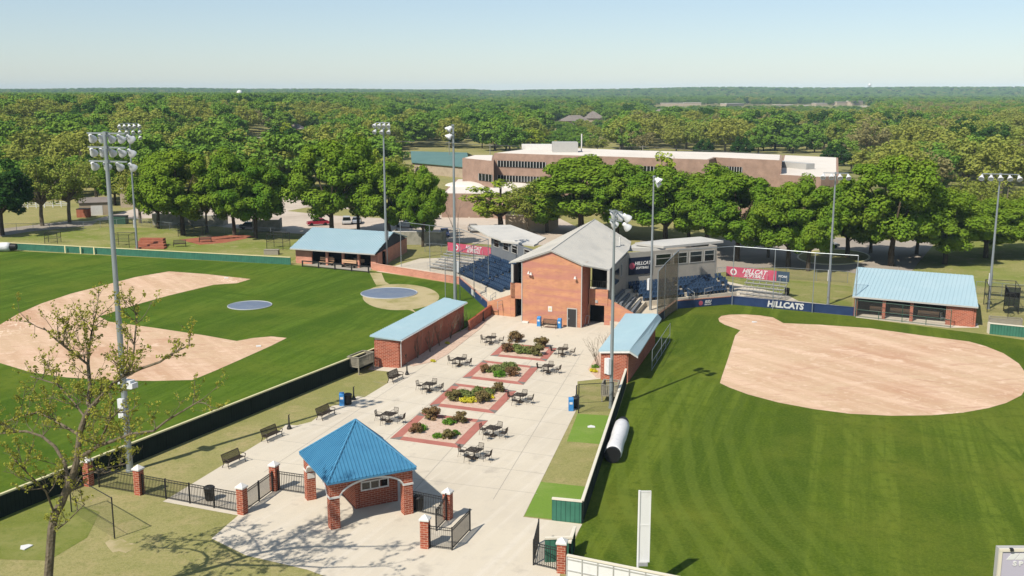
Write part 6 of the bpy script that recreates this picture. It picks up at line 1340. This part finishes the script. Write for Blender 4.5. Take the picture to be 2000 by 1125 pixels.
# one object: points carrying kind, scale and turn, with crowns set on them
pts = []; att = []; keys = list(rest)
for ki, k in enumerate(keys):
    for r_ in rest[k]: pts.append(r_[:3]); att.append((ki, r_[3], r_[4], r_[5]))
me = bpy.data.meshes.new('distant_woods'); me.from_pydata(pts, [], []); A = np.array(att)
for nm, c in (('kind', 0),):
    at = me.attributes.new(nm, 'INT', 'POINT'); at.data.foreach_set('value', A[:, c].astype(np.int32))
at = me.attributes.new('sc', 'FLOAT_VECTOR', 'POINT'); at.data.foreach_set('vector', np.stack([A[:, 1], A[:, 1], A[:, 2]], 1).astype(np.float32).ravel())
at = me.attributes.new('rot', 'FLOAT_VECTOR', 'POINT'); at.data.foreach_set('vector', np.stack([A[:, 3] * 0, A[:, 3] * 0, A[:, 3]], 1).astype(np.float32).ravel())
wo = bpy.data.objects.new('distant_woods', me); col.objects.link(wo); wo['kind'] = 'stuff'; wo['label'] = 'mass of distant woods reaching to the horizon ridge'; wo['category'] = 'woods'
ng = bpy.data.node_groups.new('woods', 'GeometryNodeTree'); ng.interface.new_socket('Geometry', in_out='INPUT', socket_type='NodeSocketGeometry'); ng.interface.new_socket('Geometry', in_out='OUTPUT', socket_type='NodeSocketGeometry')
N = ng.nodes; K = ng.links; gi = N.new('NodeGroupInput'); go = N.new('NodeGroupOutput'); jn = N.new('GeometryNodeJoinGeometry')
def named(nm, ty):
    a = N.new('GeometryNodeInputNamedAttribute'); a.data_type = ty; a.inputs[0].default_value = nm; return a
ak, as_, ar = named('kind', 'INT'), named('sc', 'FLOAT_VECTOR'), named('rot', 'FLOAT_VECTOR')
for ki, k in enumerate(keys):
    cmp = N.new('FunctionNodeCompare'); cmp.data_type = 'INT'; cmp.operation = 'EQUAL'; K.new(ak.outputs[0], cmp.inputs['A'] if False else [s for s in cmp.inputs if s.type == 'INT'][0]); [s for s in cmp.inputs if s.type == 'INT'][1].default_value = ki
    oi = N.new('GeometryNodeObjectInfo'); oi.inputs['Object'].default_value = first_crown[k]; oi.inputs['As Instance'].default_value = True; oi.transform_space = 'ORIGINAL'
    ip = N.new('GeometryNodeInstanceOnPoints'); K.new(gi.outputs[0], ip.inputs['Points']); K.new(cmp.outputs[0], ip.inputs['Selection']); K.new(oi.outputs['Geometry'], ip.inputs['Instance']); K.new(ar.outputs[0], ip.inputs['Rotation']); K.new(as_.outputs[0], ip.inputs['Scale']); K.new(ip.outputs[0], jn.inputs[0])
K.new(jn.outputs[0], go.inputs[0]); md = wo.modifiers.new('woods', 'NODES'); md.node_group = ng
print('woods', NTREE[0], len(pts))

# ---------------------------------------------------------------- budding tree in the foreground
TY = 49.0
def W3(px, py, dy=0): y = TY + dy; d = ray(px, py); t = y / d.y; return Vector((d.x * t, y, CAMZ + d.z * t))
bp_ = W3(93, 1125); base = Vector((W3(88, 1180).x, TY, 0)); tb = thing('budding_tree', 'tall foreground tree with yellow-green buds and open bare branches at the bottom left', 'tree', base)
tr = MB(); tips = []; rr = random.Random(8)
def path(pl, r0, r1, dys=None):
    q = []
    for i, p in enumerate(pl):
        if isinstance(p, Vector): q.append(p)
        else: q.append(W3(p[0], p[1], (dys or 0) * i / max(1, len(pl) - 1)))
    # wobble
    tr.tube(q, r0, 8, r1); return q
trunk = path([base - Vector((0, 0, .2)), (95, 1120), (101, 1035), (107, 1005), (120, 983), (132, 952), (142, 930), (150, 900), (156, 845), (166, 815), (177, 797)], .25, .13)
def twigs(q, r, lvl, ln, n):
    """side shoots along polyline q"""
    for _ in range(n):
        i = rr.randrange(0, len(q) - 1); u = rr.random(); s = q[i].lerp(q[i + 1], u); d = (q[i + 1] - q[i]).normalized()
        e = Vector((rr.uniform(-1, 1), rr.uniform(-1, 1), rr.uniform(-.25, 1))).normalized(); d2 = (d * .6 + e).normalized(); p = s; L0 = ln * rr.uniform(.5, 1.1); w = [p]
        for k in range(4): p = p + d2 * L0 / 4; w.append(p); d2 = (d2 + Vector((rr.uniform(-.35, .35), rr.uniform(-.35, .35), rr.uniform(-.1, .35)))).normalized()
        tr.tube(w, r, 4, r * .35)
        if lvl > 0: twigs(w, r * .5, lvl - 1, ln * .5, 5)
        else: tips.extend([w[-1], w[-2], w[2]])
        tips.append(w[-1])
BRN = [([(177, 797), (172, 787), (176, 755), (172, 712), (173, 690), (178, 655), (185, 620)], .13, 1.5, 16), ([(177, 797), (205, 767), (225, 745), (240, 735), (275, 720), (312, 707), (337, 690), (375, 672)], .12, -2.0, 18),
       ([(150, 895), (170, 885), (190, 872), (225, 860), (257, 847), (300, 842), (325, 822), (350, 807), (395, 780)], .11, -3.0, 18), ([(132, 945), (127, 905), (107, 872), (82, 852), (50, 842), (0, 847), (-40, 850)], .11, 2.0, 17), ([(156, 850), (130, 835), (105, 820), (75, 805), (32, 815), (0, 830)], .08, 3.0, 14),
       ([(172, 712), (150, 695), (130, 680), (108, 662), (85, 640)], .06, -1.0, 12), ([(240, 735), (258, 710), (262, 680), (265, 640), (268, 610)], .06, 2.5, 12), ([(120, 983), (160, 930), (205, 915), (250, 905)], .05, 3.5, 9), ([(107, 1005), (90, 960), (60, 930), (30, 900)], .06, -3, 10), ([(166, 815), (140, 780), (110, 750), (60, 735)], .06, 3, 12), ([(105, 1040), (130, 1020), (165, 985)], .03, -1.5, 5), ([(190, 872), (215, 820), (235, 800)], .05, -2, 8)]
for pl, r, dy, n in BRN:
    q = path(pl, r, .03, dy); twigs(q, .026, 1, 1.75, n)
tr.build('trunk', M['barklight'], tb, True)
rs = np.random.default_rng(3); cl = [(p.x - base.x + rs.uniform(-.08, .08), p.y - base.y + rs.uniform(-.08, .08), p.z + rs.uniform(-.05, .1), rs.uniform(.08, .17)) for p in tips if rs.random() < .5]
o = bpy.data.objects.new('leaf_buds', leafmesh('leaf_buds', M['leaf_bud'], cl, 9, .085, 5, 1, .3)); col.objects.link(o); o.parent = tb
print('tips', len(tips))

# ---------------------------------------------------------------- haze
hm = bpy.data.materials.new('haze_air'); hm.use_nodes = True; n = hm.node_tree.nodes; n.remove(n['Principled BSDF']); pv_ = n.new('ShaderNodeVolumePrincipled'); pv_.inputs['Color'].default_value = (.60, .82, 1.0, 1); pv_.inputs['Density'].default_value = .00008; pv_.inputs['Anisotropy'].default_value = -.3
hm.node_tree.links.new(pv_.outputs[0], n['Material Output'].inputs['Volume'])
hb = MB().hexa([(-5900, -150, -1.2), (5900, -150, -1.2), (5900, 7900, -1.2), (-5900, 7900, -1.2)], [(-5900, -150, 72), (5900, -150, 72), (5900, 7900, 72), (-5900, 7900, 72)]).build('haze', hm); hb['kind'] = 'stuff'; hb['label'] = 'thin summer haze over the far woods'; hb['category'] = 'haze'
print('objects', len(bpy.data.objects))
for o in bpy.data.objects:
    if o.get('label') and not 4 <= len(o['label'].split()) <= 16: print('LONG', o.name, len(o['label'].split()), o['label'])
